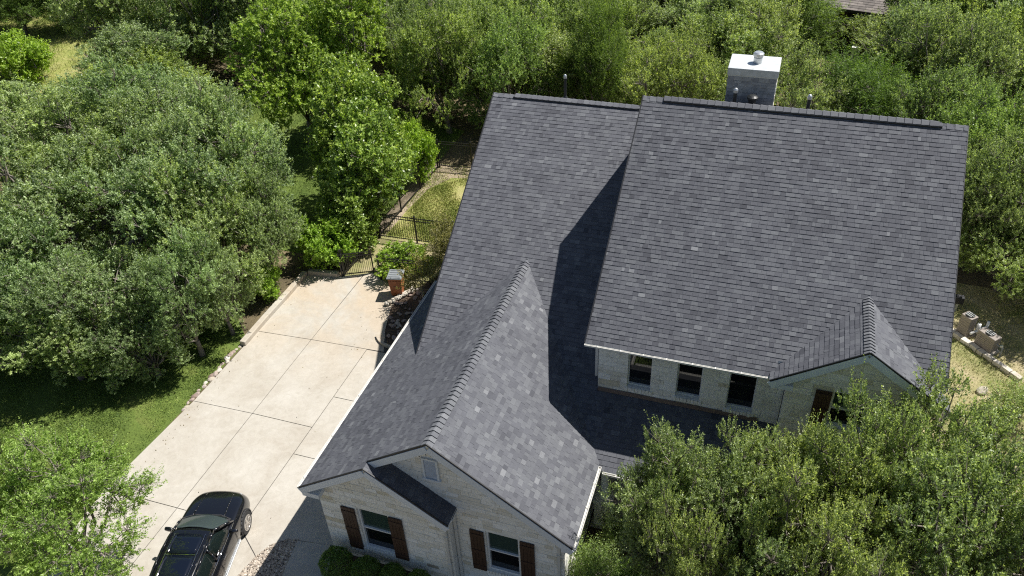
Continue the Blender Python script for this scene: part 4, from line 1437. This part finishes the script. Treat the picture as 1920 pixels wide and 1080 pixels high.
def grass(name, poly, n, hgt, mat, seed, avoid=()):
    r = np.random.default_rng(seed)
    xs = [p[0] for p in poly]; ys = [p[1] for p in poly]
    P = []
    while len(P) < n:
        q = r.uniform((min(xs), min(ys)), (max(xs), max(ys)), (n, 2))
        for x, y in q:
            if inside(poly, x, y) and not any(inside(a, x, y) for a in avoid):
                pv = math.sin(x * 1.3 + 2) * math.sin(y * 1.1) + .6 * math.sin(x * 3.1 + y * 2.3)
                if r.random() < .55 + .4 * pv: P.append((x, y, .0, pv))
    P = np.array(P[:n])
    pos = P[:, :3]
    d = unit(r.normal(size=(n, 3)) * .55 + np.array([0, 0, 1]))
    nr = unit(r.normal(size=(n, 3)) + np.array([0, 0, .2]))
    ls = r.uniform(.5, 1.4, n)
    sh = np.clip(.5 - P[:, 3] * .22 + r.normal(0, .22, n), 0, 1)
    me = leaf_mesh(name, mat, pos, d, nr, hgt * ls, .022 * np.ones(n), sh)
    o = bpy.data.objects.new(name, me); C.link(o)
    return tag(o, kind='stuff')


g1 = grass('grass', [(-27, -9), (-14.15, -9), (-14.2, -8), (-14.56, -4.5), (-14.3, -.6), (-14.35, 2.5), (-18, 5), (-27, 3)], 90000, .075, M['grass'], 1)
g1['label'] = 'short green lawn left of the driveway'
g2 = grass('grass', [(-28, 14), (-22, 10), (-13, 10), (-13, 21.6), (-20, 23.8), (-28, 24)], 50000, .09, M['grass'], 2)
g2['label'] = 'sunlit patch of back lawn between the trees'
g3 = grass('grass', [(-12.1, 11.4), (-8, 11.2), (-8, 17.2), (-10.6, 17.0), (-11.9, 15.6)], 42000, .075, M['drygrass'], 3)
g3['label'] = 'patchy dry grass in the fenced side yard'
g6 = grass('grass', [(-12.4, 11.2), (-11.6, 11.2), (-11.4, 15.2), (-9.4, 17.1), (-8, 18), (-12.3, 18)], 7000, .07, M['drygrass'], 6)
g6['label'] = 'thin dry grass on the bare strip along the side fence'
g4 = grass('grass', [(8.3, 0), (16.4, 0), (16.8, 8), (14.8, 13.5), (8.3, 14)], 34000, .075, M['strawgrass'], 4)
g4['label'] = 'patchy dry grass in the right hand yard'
g5 = grass('grass', [(-60, 20.5), (-42, 18.5), (-40.5, 24), (-45.5, 30), (-46.5, 40), (-60, 43)], 30000, .22, M['drygrass'], 5)
g5['label'] = 'pale dry grass in the clearing at the top left'

# fallen leaves along the edges of the drive, in the bed and under the trees
mb = MB()
rl = random.Random(12)
for k in range(110):
    q = rl.random()
    if q < .35: x, y = -14.0 + abs(rl.gauss(0, .35)), rl.uniform(-4, 7.4)
    elif q < .6: x, y = rl.gauss(-9.6, .5), rl.uniform(3.5, 7.8)
    elif q < .8: x, y = rl.uniform(-14, -11), rl.uniform(-8, -4)
    else: x, y = rl.uniform(-14, -7), rl.uniform(-8, 7)
    if x > -6.6 or (x > -9.0 and y > 4): continue
    a, L = rl.uniform(0, 6.28), rl.uniform(.014, .032)
    c, si = math.cos(a) * L, math.sin(a) * L
    z = .037 + rl.uniform(0, .012)
    mb.poly([(x - c, y - si, z), (x + si * .45, y - c * .45, z + .008), (x + c, y + si, z + .004), (x - si * .45, y + c * .45, z)], [(0, 1, 2, 3)], rl.random())
stuff(mb.build('fallen_leaves', m_shadecol('dry_leaf', [(0, (.06, .045, .025)), (.6, (.17, .12, .05)), (1, (.26, .22, .08))], .7)))

# ------------------------------------------------------------------ gravel bed beside the walk
gp = [(-8.62, -5.9), (-8.46, -5.05), (-8.25, -4.55), (-7.9, -4.25), (-7.55, -4.12), (-7.36, -5.2), (-6.92, -8), (-8.3, -8)]
sheet('gravel_base', gp, .02, M['bed'])
mb = MB()
rr = random.Random(3)
cnt = 0
while cnt < 8000:
    x, y = rr.uniform(-8.7, -6.9), rr.uniform(-8, -4.1)
    if not inside(gp, x, y): continue
    s = rr.uniform(.014, .032)
    a = rr.uniform(0, 3.1)
    pts = []
    for k, (rx, z) in enumerate(((1, .0), (.8, .6))):
        for q in range(5):
            an = a + q * 1.2566
            pts.append((x + math.cos(an) * s * rx * 1.2, y + math.sin(an) * s * rx, .02 + z * s + rr.uniform(0, .012)))
    fs = [(q, (q + 1) % 5, 5 + (q + 1) % 5, 5 + q) for q in range(5)] + [(5, 6, 7, 8, 9)]
    mb.poly(pts, fs, min(1, max(0, rr.gauss(.5, .28))))
    cnt += 1
stuff(mb.build('gravel', M['pebble']))

# rocks in the bed by the wing
rb = thing('rock_border', (-8.6, 6.3, 0), 'heap of small brown and pink rocks in the bed between the driveway and the roof', 'rocks')
for k in range(150):
    x, y = random.uniform(-9.6, -7.0), random.uniform(4.2, 8.4)
    if not inside([(-9.15, 4.95), (-8.6, 4.45), (-7, 4.2), (-7, 8.4), (-9.0, 8.0), (-9.6, 6.9)], x, y): continue
    put_rock(rb, x, y, .05, random.uniform(.12, .3), random.uniform(0, 3), rock_meshes if random.random() < .94 else pale_meshes)
pr = thing('rock_ledge', (-9.4, 6.9, 0), 'pale rough rock ledge beside the bin', 'rock')
for k in range(9):
    t = k / 8
    put_rock(pr, -9.85 + .6 * t, 6.6 + 1.15 * t, .12, random.uniform(.28, .42), random.uniform(0, 3), pale_meshes)
# curved concrete edging
ce = MB()
prev = None
for k in range(9):
    an = math.radians(-150 + k * 13)
    p = (-8.55 + math.cos(an) * .95, 5.25 + math.sin(an) * .95, .05)
    if prev: ce.bar(prev, p, .1, .16)
    prev = p
structure(ce.build('curved_kerb', M['concrete']))

# ------------------------------------------------------------------ iron fences
bal_mesh = None
def fence(a, b, h, label, posts=True, name='fence', cat='fence', z0=.08, pitch=.105, ends=True):
    global bal_mesh
    a, b = Vector((*a, 0)), Vector((*b, 0))
    L = (b - a).length
    ang = math.atan2(b.y - a.y, b.x - a.x)
    t = thing(name, tuple(a), label, cat, None, ang)
    for z in (z0 + .06, h - .16, h - .03):
        m = MB(); m.box((L / 2, 0, z), (L, .03, .035)); m.build('rail', M['iron'], t)
    if bal_mesh is None:
        m = MB(); m.box((0, 0, .5), (.016, .016, 1.0))
        m.poly([(-.011, -.011, 1), (.011, -.011, 1), (.011, .011, 1), (-.011, .011, 1), (0, 0, 1.035)], [(0, 1, 4), (1, 2, 4), (2, 3, 4), (3, 0, 4)])
        o = m.build('picket', M['iron']); bal_mesh = o.data; bpy.data.objects.remove(o)
    n = int(L / pitch)
    for k in range(1, n):
        o = bpy.data.objects.new('picket', bal_mesh); C.link(o); o.parent = t
        o.location = (L * k / n, 0, z0); o.scale = (1, 1, h - z0)
    if posts:
        np_ = max(1, round(L / 2.0))
        for k in range(np_ + 1):
            m = MB(); m.box((L * k / np_, 0, h / 2 + .03), (.06, .06, h + .06)); m.box((L * k / np_, 0, h + .075), (.075, .075, .03))
            m.build('post', M['iron'], t)
    return t
fence((-12.5, 8.0), (-12.35, 11.0), 1.25, 'black iron fence running back from the gate beside the bright shrubs')
fence((-12.3, 11.05), (-5.1, 11.25), 1.3, 'black iron fence across the side yard towards the house')
fence((-12.33, 11.15), (-12.25, 17.7), 1.4, 'black iron side fence along the dry grass under the glossy tree')
fence((-12.2, 17.8), (-5.2, 18.3), 1.5, 'black iron fence in deep shade across the far end of the side yard')
fence((-10.85, 8.15), (-8.7, 8.4), 1.15, 'short black iron fence between the gate opening and the clipped bush')
fence((-20.5, 24.9), (-29, 25.2), 1.4, 'black iron fence at the back edge of the sunlit back lawn')
gt = fence((-12.55, 7.92), (-11.35, 8.5), 1.15, 'black iron gate standing ajar at the back corner of the driveway', posts=False, name='gate', cat='gate', z0=.06, pitch=.075)
for xx in (0.0, 1.33):
    m = MB(); m.box((xx, 0, .6), (.05, .05, 1.2)); m.build('stile', M['iron'], gt)

# ------------------------------------------------------------------ bin
bn = thing('wheeled_bin', (-9.72, 7.45, .03), 'orange brown wheeled rubbish bin with a grey lid at the back of the driveway', 'bin', rz=R_(12))
m = MB()
m.poly([(-.22, -.24, .06), (.22, -.24, .06), (.22, .24, .06), (-.22, .24, .06), (-.27, -.29, .92), (.27, -.29, .92), (.27, .29, .92), (-.27, .29, .92)],
       [(3, 2, 1, 0), (4, 5, 6, 7), (0, 1, 5, 4), (1, 2, 6, 5), (2, 3, 7, 6), (3, 0, 4, 7)])
m.build('body', M['orange'], bn, .02)
m = MB(); m.box((0, -.264, .60), (.16, .012, .10)); m.build('emblem', M['drip'], bn)
m = MB(); m.box((0, 0, .955), (.62, .66, .05)); m.box((0, 0, .99), (.54, .58, .03))
for k in range(4): m.box((0, -.21 + k * .14, 1.015), (.48, .05, .025))
m.build('lid', M['binlid'], bn, .012)
m = MB(); m.box((0, -.285, .80), (.5, .03, .05)); m.build('rim', M['orange'], bn)
m = MB(); m.tube((-.24, .34, .94), (.24, .34, .94), .018); m.build('handle', M['binlid'], bn)
for sx in (-1, 1):
    m = MB(); m.tube((sx * .21, .24, .1), (sx * .27, .24, .1), .1, n=16); m.build('wheel', M['tyre'], bn)

# ------------------------------------------------------------------ condensers on the right
def condenser(name, x, y, w, d, h, label):
    rz = R_(-47)
    t = thing(name, (x, y, .08), label, 'air conditioner', None, rz)
    m = MB(); m.box((0, 0, h / 2), (w, d, h)); m.build('casing', M['acpaint'], t, .02)
    m = MB(); m.box((0, 0, -.03), (w + .14, d + .14, .1)); m.build('pad', M['concrete'], t)
    m = MB(); m.lathe((0, 0, h - .01), [(min(w, d) * .44, 0), (min(w, d) * .44, .035), (min(w, d) * .38, .035), (min(w, d) * .38, .012)], 24); m.build('fan_ring', M['blackpipe'], t)
    for k in range(7):
        yy = -d * .36 + d * .72 * k / 6
        hw = math.sqrt(max(0, (min(w, d) * .42) ** 2 - yy ** 2))
        m = MB(); m.box((0, yy, h + .034), (2 * hw, .025, .016)); m.build('grille_bar', M['galv'] if k % 2 else M['blackpipe'], t)
    for k in range(6):
        m = MB(); m.box((0, -d / 2 - .006, h * (.15 + .12 * k)), (w * .86, .012, .03)); m.build('louvre', M['acpaint'], t)
    return t
condenser('condenser', 11.45, 10.72, .42, .36, .82, 'taupe air conditioning condenser nearer the roof edge')
condenser('condenser', 12.08, 10.09, .68, .36, .62, 'wider taupe condenser with a barred top away from the roof')
pp = thing('water_pipe', (12.5, 9.72, 0), 'bent pale pipe rising beside the wider condenser', 'pipe')
m = MB(); m.tube((0, 0, 0), (0, 0, .42), .025); m.tube((0, 0, .42), (-.3, .25, .42), .025); m.tube((-.3, .25, .42), (-.3, .25, .1), .02); m.build('tube', M['binlid'], pp)
m = MB(); m.box((-.05, .04, .47), (.1, .06, .06)); m.build('valve', M['galv'], pp)
mtb = thing('utility_box', (11.3, 12.1, 0), 'small black utility box on a post in the right yard near the roof edge', 'utility box')
m = MB(); m.box((0, 0, .55), (.32, .24, .28)); m.build('box', M['drip'], mtb, .01)
m = MB(); m.box((0, 0, .2), (.07, .07, .42)); m.build('post', M['galv'], mtb)
pv = thing('pump_pipework', (11.95, 10.75, 0), 'white plastic pipes between the two condensers', 'pipes')
m = MB(); m.tube((-.35, -.25, .25), (.25, .3, .25), .05); m.build('tube', M['pipe'], pv, smooth=True)
m = MB(); m.tube((.25, .3, 0), (.25, .3, .5), .05); m.build('tube', M['pipe'], pv, smooth=True)
m = MB(); m.tube((-.1, 0, .2), (-.1, 0, .55), .07); m.build('filter', M['pipe'], pv, smooth=True)
ed = thing('stone_edging', (11.9, 9.8, 0), 'line of squared pale stones below the condensers', 'stone edging')
t = 0.0
while t < 2.75:
    w = random.uniform(.24, .40)
    m = MB(); p = Vector((10.95, 10.78, 0)) + Vector((.684, -.729, 0)) * (t + w / 2)
    m.box((p.x - 11.9, p.y - 9.8, .08), (w - .02, .2 + random.uniform(-.03, .03), .16 + random.uniform(-.03, .03)), rz=R_(-47) + random.uniform(-.08, .08), shade=random.random())
    m.build('stone', M['palerock'], ed, .015)
    t += w
wr = thing('boulder', (11.75, 7.7, 0), 'white flat rock lying in the dry right yard', 'rock')
put_rock(wr, 11.75, 7.7, .08, .5, .8, pale_meshes, 'slab_rock')

# ------------------------------------------------------------------ neighbouring house at the top right
nh = thing('neighbour_house', (7.3, 38.2, 0), 'low house with brown grey shingles half hidden by trees at the top right', 'house', None, R_(-14))
m = MB(); m.box((0, 4.0, 1.4), (5.2, 6.0, 2.8)); m.build('wall', M['nwall'], nh)
m = MB(); P = [(-2.7, -.4, 2.75), (2.75, -.4, 2.75), (2.75, 3.6, 4.7), (-2.7, 3.6, 4.7)]
m.poly(P + [(x, y, z - .14) for x, y, z in P], [(0, 1, 2, 3), (7, 6, 5, 4), (0, 4, 5, 1), (1, 5, 6, 2), (2, 6, 7, 3), (3, 7, 4, 0)])
P = [(2.75, 3.62, 4.7), (2.75, 7.6, 2.75), (-2.7, 7.6, 2.75), (-2.7, 3.62, 4.7)]
m.poly(P + [(x, y, z - .14) for x, y, z in P], [(0, 1, 2, 3), (7, 6, 5, 4), (0, 4, 5, 1), (1, 5, 6, 2), (2, 6, 7, 3), (3, 7, 4, 0)])
nroof = m.build('roof', M['drip'], nh)
mm = MB()
for k in range(22):
    v0, v1 = k / 22, (k + 1) / 22
    u = -2.7
    while u < 2.75:
        w = random.uniform(.25, .5); w = min(w, 2.75 - u)
        a = [(u + .005, -.4 + 4.0 * v0, 2.775 + 1.95 * v0), (u + w - .005, -.4 + 4.0 * v0, 2.775 + 1.95 * v0), (u + w - .005, -.4 + 4.0 * v1, 2.76 + 1.95 * v1), (u + .005, -.4 + 4.0 * v1, 2.76 + 1.95 * v1)]
        b = [(x, y, z - .03) for x, y, z in a]
        mm.poly(a + b, [(0, 1, 2, 3), (0, 4, 5, 1), (1, 5, 6, 2), (3, 7, 4, 0)], random.random())
        u += w
stuff(mm.build('shingles', M['nroof'], nroof))
for x in (-2.5, -.9, .8, 2.5):
    m = MB(); m.box((x, -.2, 1.3), (.16, .16, 2.6)); m.build('porch_post', M['nwall'], nh)
for x in (-1.7, 0, 1.7):
    m = MB(); m.box((x, .97, 1.35), (1.0, .06, 1.7)); m.build('window', M['darkopen'], nh)
wb = thing('storage_box', (7.75, 36.6, 0), 'small white box standing among the scrub before the far house', 'box', None, R_(-14))
m = MB(); m.box((0, 0, .45), (.42, .3, .9)); m.build('body', M['pipe'], wb, .01)
m = MB(); m.box((0, 0, .92), (.48, .36, .05)); m.build('lid', M['pipe'], wb)

# ------------------------------------------------------------------ car
def build_car():
    car = thing('parked_car', (-9.66, -5.72, .03), 'black sport utility car parked on the driveway with silver wheels and a glass roof', 'car', None, R_(14.8))
    # lower body: lofted sections (y, half widths, heights)
    st = [  # y, ztop centre, ztop edge, shoulder w, belt w, mid w, sill w, zbelt, zbot
        (-2.12, .86, .84, .60, .70, .74, .66, .72, .40),
        (-2.00, .97, .95, .74, .80, .83, .76, .80, .27),
        (-1.55, 1.00, .98, .78, .84, .87, .80, .84, .24),
        (-.80, 1.00, .98, .79, .855, .875, .82, .84, .22),
        (.00, 1.00, .98, .79, .855, .875, .82, .83, .22),
        (.70, 1.00, .97, .79, .855, .875, .82, .82, .22),
        (.90, 1.01, .96, .785, .855, .875, .82, .81, .22),
        (1.30, .985, .93, .77, .85, .875, .82, .79, .23),
        (1.70, .935, .875, .72, .82, .855, .80, .74, .24),
        (1.95, .87, .80, .62, .74, .79, .74, .66, .26),
        (2.08, .78, .71, .50, .62, .68, .64, .58, .30),
        (2.13, .66, .62, .40, .52, .58, .54, .52, .36)]
    bm = bmesh.new()
    rings = []
    for (y, zt, ze, ws, wb_, wm, wsill, zb, z0) in st:
        half = [(0, zt), (ws * .55, zt - (zt - ze) * .25), (ws * .86, ze + .012), (ws, ze - .012), (wb_, zb + .02), (wm, (zb + z0) / 2 + .05), (wm * .985, (zb + z0) / 2 - .10), (wsill, z0)]
        ring = [bm.verts.new((x, y, z)) for x, z in half] + [bm.verts.new((-x, y, z)) for x, z in half[:0:-1]]
        rings.append(ring)
    nr = len(rings[0])
    for a, b in zip(rings[:-1], rings[1:]):
        for i in range(nr):
            if i == 7: continue
            bm.faces.new((a[i], a[(i + 1) % nr], b[(i + 1) % nr], b[i]))
    bm.faces.new(rings[0]); bm.faces.new(rings[-1][::-1])
    bmesh.ops.recalc_face_normals(bm, faces=bm.faces)
    me = bpy.data.meshes.new('body'); bm.to_mesh(me); bm.free()
    me.materials.append(M['paint'])
    me.polygons.foreach_set('use_smooth', [True] * len(me.polygons))
    o = bpy.data.objects.new('body', me); C.link(o); o.parent = car
    md = o.modifiers.new('sub', 'SUBSURF'); md.levels = md.render_levels = 3
    # hood creases
    for sx in (-1, 1):
        m = MB()
        pr = None
        for k in range(7):
            y = .98 + k * .15
            p = (sx * (.47 - .012 * k), y, [1.004, .995, .978, .955, .928, .898, .862][k] - .016)
            if pr: m.tube(pr, p, .018, n=8)
            pr = p
        m.build('hood_crease', M['paint'], car, smooth=True)
    # greenhouse: grids
    def grid(name, rows, mat, sub=1):
        m = MB(); nc = len(rows[0])
        m.v = [p for r_ in rows for p in r_]
        for i in range(len(rows) - 1):
            for j in range(nc - 1):
                m.f.append([i * nc + j, i * nc + j + 1, (i + 1) * nc + j + 1, (i + 1) * nc + j]); m.s.append(.5)
        ob = m.build(name, mat, car, smooth=True, subsurf=sub)
        so = ob.modifiers.new('solid', 'SOLIDIFY'); so.thickness = .012; so.offset = 0
        return ob
    # stations of the roof line y -> (half width at roof edge, z edge, z centre)
    rl = [(.22, .545, 1.435, 1.475), (-.10, .57, 1.47, 1.505), (-.55, .58, 1.48, 1.52), (-1.05, .575, 1.47, 1.51), (-1.55, .55, 1.43, 1.475), (-1.85, .52, 1.36, 1.41)]
    grid('roof', [[(-w, y, ze), (-w * .6, y, zc_ - .012), (0, y, zc_), (w * .6, y, zc_ - .012), (w, y, ze)] for y, w, ze, zc_ in rl], M['paint'], 2)
    grid('sunroof', [[(-.41, y, zc_ - .002), (-.2, y, zc_ + .010), (0, y, zc_ + .014), (.2, y, zc_ + .010), (.41, y, zc_ - .002)] for y, w, ze, zc_ in [(.02, 0, 0, 1.498), (-.3, 0, 0, 1.517), (-.62, 0, 0, 1.52)]], M['roofglass'], 1)
    grid('sunroof', [[(-.41, y, zc_ - .002), (-.2, y, zc_ + .010), (0, y, zc_ + .014), (.2, y, zc_ + .010), (.41, y, zc_ - .002)] for y, w, ze, zc_ in [(-.66, 0, 0, 1.52), (-1.0, 0, 0, 1.513), (-1.4, 0, 0, 1.49)]], M['roofglass'], 1)
    m = MB(); m.tube((-.42, -.64, 1.520), (.42, -.64, 1.520), .010, n=8); m.build('sunroof_strip', M['chrome'], car)
    for sx in (-1, 1):
        m = MB(); m.tube((sx * .43, .03, 1.497), (sx * .43, -.62, 1.525), .008, n=6); m.tube((sx * .43, -.62, 1.525), (sx * .43, -1.42, 1.49), .008, n=6)
        m.build('sunroof_trim', M['chrome'], car)
    # windshield, rear glass
    grid('windshield', [[(-.735, .86, 1.0), (-.40, .99, 1.03), (0, 1.03, 1.035), (.40, .99, 1.03), (.735, .86, 1.0)],
                        [(-.645, .55, 1.22), (-.34, .64, 1.25), (0, .67, 1.26), (.34, .64, 1.25), (.645, .55, 1.22)],
                        [(-.545, .215, 1.432), (-.30, .27, 1.462), (0, .285, 1.47), (.30, .27, 1.462), (.545, .215, 1.432)]], M['wsglass'], 2)
    grid('rear_glass', [[(-.52, -1.86, 1.355), (0, -1.88, 1.405), (.52, -1.86, 1.355)], [(-.70, -2.03, 1.0), (0, -2.08, 1.02), (.70, -2.03, 1.0)]], M['carglass'], 1)
    # side windows and pillars
    for sx in (-1, 1):
        X = lambda w: sx * w
        front = [[(X(.775), .62, .985), (X(.785), .22, .985), (X(.785), -.40, .985)], [(X(.70), .40, 1.20), (X(.695), .10, 1.25), (X(.69), -.40, 1.26)], [(X(.595), .12, 1.40), (X(.595), -.05, 1.44), (X(.60), -.40, 1.455)]]
        grid('side_window', front, M['carglass'], 1)
        rear = [[(X(.785), -.47, .985), (X(.785), -.85, .985), (X(.78), -1.22, .985)], [(X(.69), -.47, 1.26), (X(.69), -.85, 1.26), (X(.685), -1.22, 1.26)], [(X(.60), -.47, 1.455), (X(.60), -.85, 1.45), (X(.585), -1.22, 1.44)]]
        grid('side_window', rear, M['carglass'], 1)
        quarter = [[(X(.78), -1.29, .985), (X(.76), -1.80, .99)], [(X(.68), -1.29, 1.24), (X(.66), -1.75, 1.22)], [(X(.58), -1.29, 1.43), (X(.56), -1.62, 1.38)]]
        grid('side_window', quarter, M['carglass'], 1)
        def path(name, pts, r, mat, n=8):
            m = MB()
            for p, q in zip(pts[:-1], pts[1:]): m.tube(p, q, r, n=n)
            return m.build(name, mat, car, smooth=True)
        path('pillar', [(X(.765), .86, .98), (X(.665), .53, 1.22), (X(.565), .20, 1.43), (X(.585), -.10, 1.468), (X(.60), -.55, 1.478), (X(.595), -1.05, 1.468), (X(.57), -1.55, 1.425), (X(.62), -1.88, 1.25), (X(.71), -2.03, 1.0)], .036, M['paint'], 10)
        path('pillar', [(X(.79), -.435, .97), (X(.70), -.435, 1.25), (X(.605), -.435, 1.46)], .030, M['paint'])
        path('pillar', [(X(.785), -1.255, .97), (X(.69), -1.255, 1.25), (X(.59), -1.255, 1.44)], .030, M['paint'])
        path('window_trim', [(X(.80), .80, .972), (X(.812), .3, .980), (X(.812), -.6, .982), (X(.80), -1.4, .985), (X(.775), -1.85, .99)], .010, M['chrome'])
        path('roof_rail', [(X(.535), .08, 1.49), (X(.545), -.05, 1.525), (X(.55), -.6, 1.54), (X(.54), -1.2, 1.53), (X(.52), -1.55, 1.485)], .014, M['paint'])
        # mirrors
        m = MB(); m.lathe((0, 0, 0), [(.02, -.09), (.065, -.07), (.075, 0), (.062, .06), (.02, .09)], 12)
        ob = m.build('mirror', M['paint'], car, smooth=True)
        ob.location = (X(.94), .48, 1.035); ob.rotation_euler = (0, R_(90), R_(8 * sx)); ob.scale = (1.0, .85, 1.5)
        g = MB(); g.tube((X(.80), .47, .985), (X(.90), .48, 1.02), .022); g.build('mirror_arm', M['paint'], car)
        # headlight, fog
        m = MB(); m.lathe((0, 0, 0), [(.01, -.02), (.10, -.01), (.12, .0), (.10, .03), (.01, .04)], 14)
        ob = m.build('headlight', M['lamp'], car, smooth=True); ob.location = (X(.60), 1.955, .70); ob.rotation_euler = (R_(-62), 0, R_(-38 * sx)); ob.scale = (1.15, .62, 1)
        # handles
        for yy in (-.20, -1.02):
            m = MB(); m.box((X(.873), yy, .80), (.022, .17, .022)); m.build('door_handle', M['chrome'], car, .006)
        # door seams
        for yy in (.62, -.43, -1.3):
            m = MB(); m.bar((X(.862), yy, .80), (X(.888), yy, .55), .010, .006, up=(1, 0, 0)); m.bar((X(.888), yy, .55), (X(.858), yy, .30), .010, .006, up=(1, 0, 0)); m.build('door_seam', M['cabin'], car)
        m = MB(); m.box((X(.845), -.25, .25), (.05, 2.0, .05)); m.build('sill_strip', M['galv'], car, .01)
        # wheels and dark arches
        for yy in (1.28, -1.30):
            m = MB()
            prof = [(.335, -.10), (.345, -.085), (.345, .085), (.33, .10), (.24, .104), (.235, .09), (.235, -.10)]
            ax = Matrix.Rotation(R_(90 * sx), 3, 'Y')
            m.lathe((X(.79), yy, .335), prof, 28, mat=ax)
            wh = m.build('wheel', M['tyre'], car, smooth=False)
            m = MB(); m.lathe((X(.79), yy, .335), [(.236, .06), (.236, .100), (.222, .106), (.215, .075), (.05, .05)], 28, mat=ax); m.build('rim', M['cabin'], wh)
            m = MB(); m.lathe((X(.79), yy, .335), [(.238, .098), (.236, .112), (.216, .112), (.214, .098)], 28, mat=ax); m.build('rim_ring', M['alloy'], wh)
            for k in range(5):
                for off in (-.13, .13):
                    a_ = 2 * math.pi * k / 5 + .3
                    b_ = a_ + off * 1.3
                    m = MB()
                    m.bar((X(.79 + .092), yy + .045 * math.cos(a_), .335 + .045 * math.sin(a_)), (X(.79 + .098), yy + .222 * math.cos(b_), .335 + .222 * math.sin(b_)), .030, .020, up=(1, 0, 0))
                    m.build('spoke', M['alloy'], wh)
            m = MB(); m.tube((X(.86), yy, .335), (X(.895), yy, .335), .045, n=12); m.build('hub', M['alloy'], wh)
            # arch lip
            m = MB(); pr = None
            for k in range(13):
                an = math.pi * (k / 12 * 1.16 - .08)
                p = (X(.862), yy + .385 * math.cos(an), .335 + .385 * math.sin(an))
                if pr: m.tube(pr, p, .028, n=7)
                pr = p
            m.build('wheel_arch', M['cabin'], car, smooth=True)
    # grille, cowl, wipers, interior
    m = MB(); m.box((0, 2.118, .56), (.62, .05, .2)); m.build('grille', M['cabin'], car, .02)
    m = MB(); m.tube((-.70, .90, 1.0), (-.38, 1.01, 1.02), .018, n=6); m.tube((-.38, 1.01, 1.02), (.38, 1.01, 1.02), .018, n=6); m.tube((.38, 1.01, 1.02), (.70, .90, 1.0), .018, n=6); m.build('cowl', M['cabin'], car)
    for x0, x1 in ((-.42, .05), (.12, .60)):
        m = MB(); m.tube((x0, 1.0, 1.045), (x1, .90, 1.085), .010, n=5); m.build('wiper', M['cabin'], car)
    m = MB(); m.box((0, -.4, 1.0), (1.40, 2.6, .04)); m.build('cabin_floor', M['cabin'], car)
    m = MB(); m.box((0, .66, 1.04), (1.30, .40, .06)); m.build('dashboard', M['cabin'], car, .02)
    for sx in (-1, 1):
        m = MB(); m.box((sx * .33, -.25, 1.16), (.42, .14, .36)); m.box((sx * .33, -.27, 1.39), (.22, .10, .10)); m.build('seat', M['binlid'], car, .04)
    m = MB(); m.box((0, .30, 1.385), (.20, .03, .06)); m.build('rear_view_mirror', M['cabin'], car, .01)
    m = MB(); m.lathe((-.33, .42, 1.12), [(.16, -.012), (.175, 0), (.16, .012)], 18, mat=Matrix.Rotation(R_(60), 3, 'X')); m.build('steering_wheel', M['cabin'], car)
    m = MB(); m.poly([(-.02, -1.72, 1.44), (.02, -1.72, 1.44), (.012, -1.58, 1.475), (-.012, -1.58, 1.475), (0, -1.72, 1.52)], [(3, 2, 1, 0), (0, 1, 4), (1, 2, 4), (2, 3, 4), (3, 0, 4)]); m.build('antenna', M['paint'], car)
    return car
build_car()
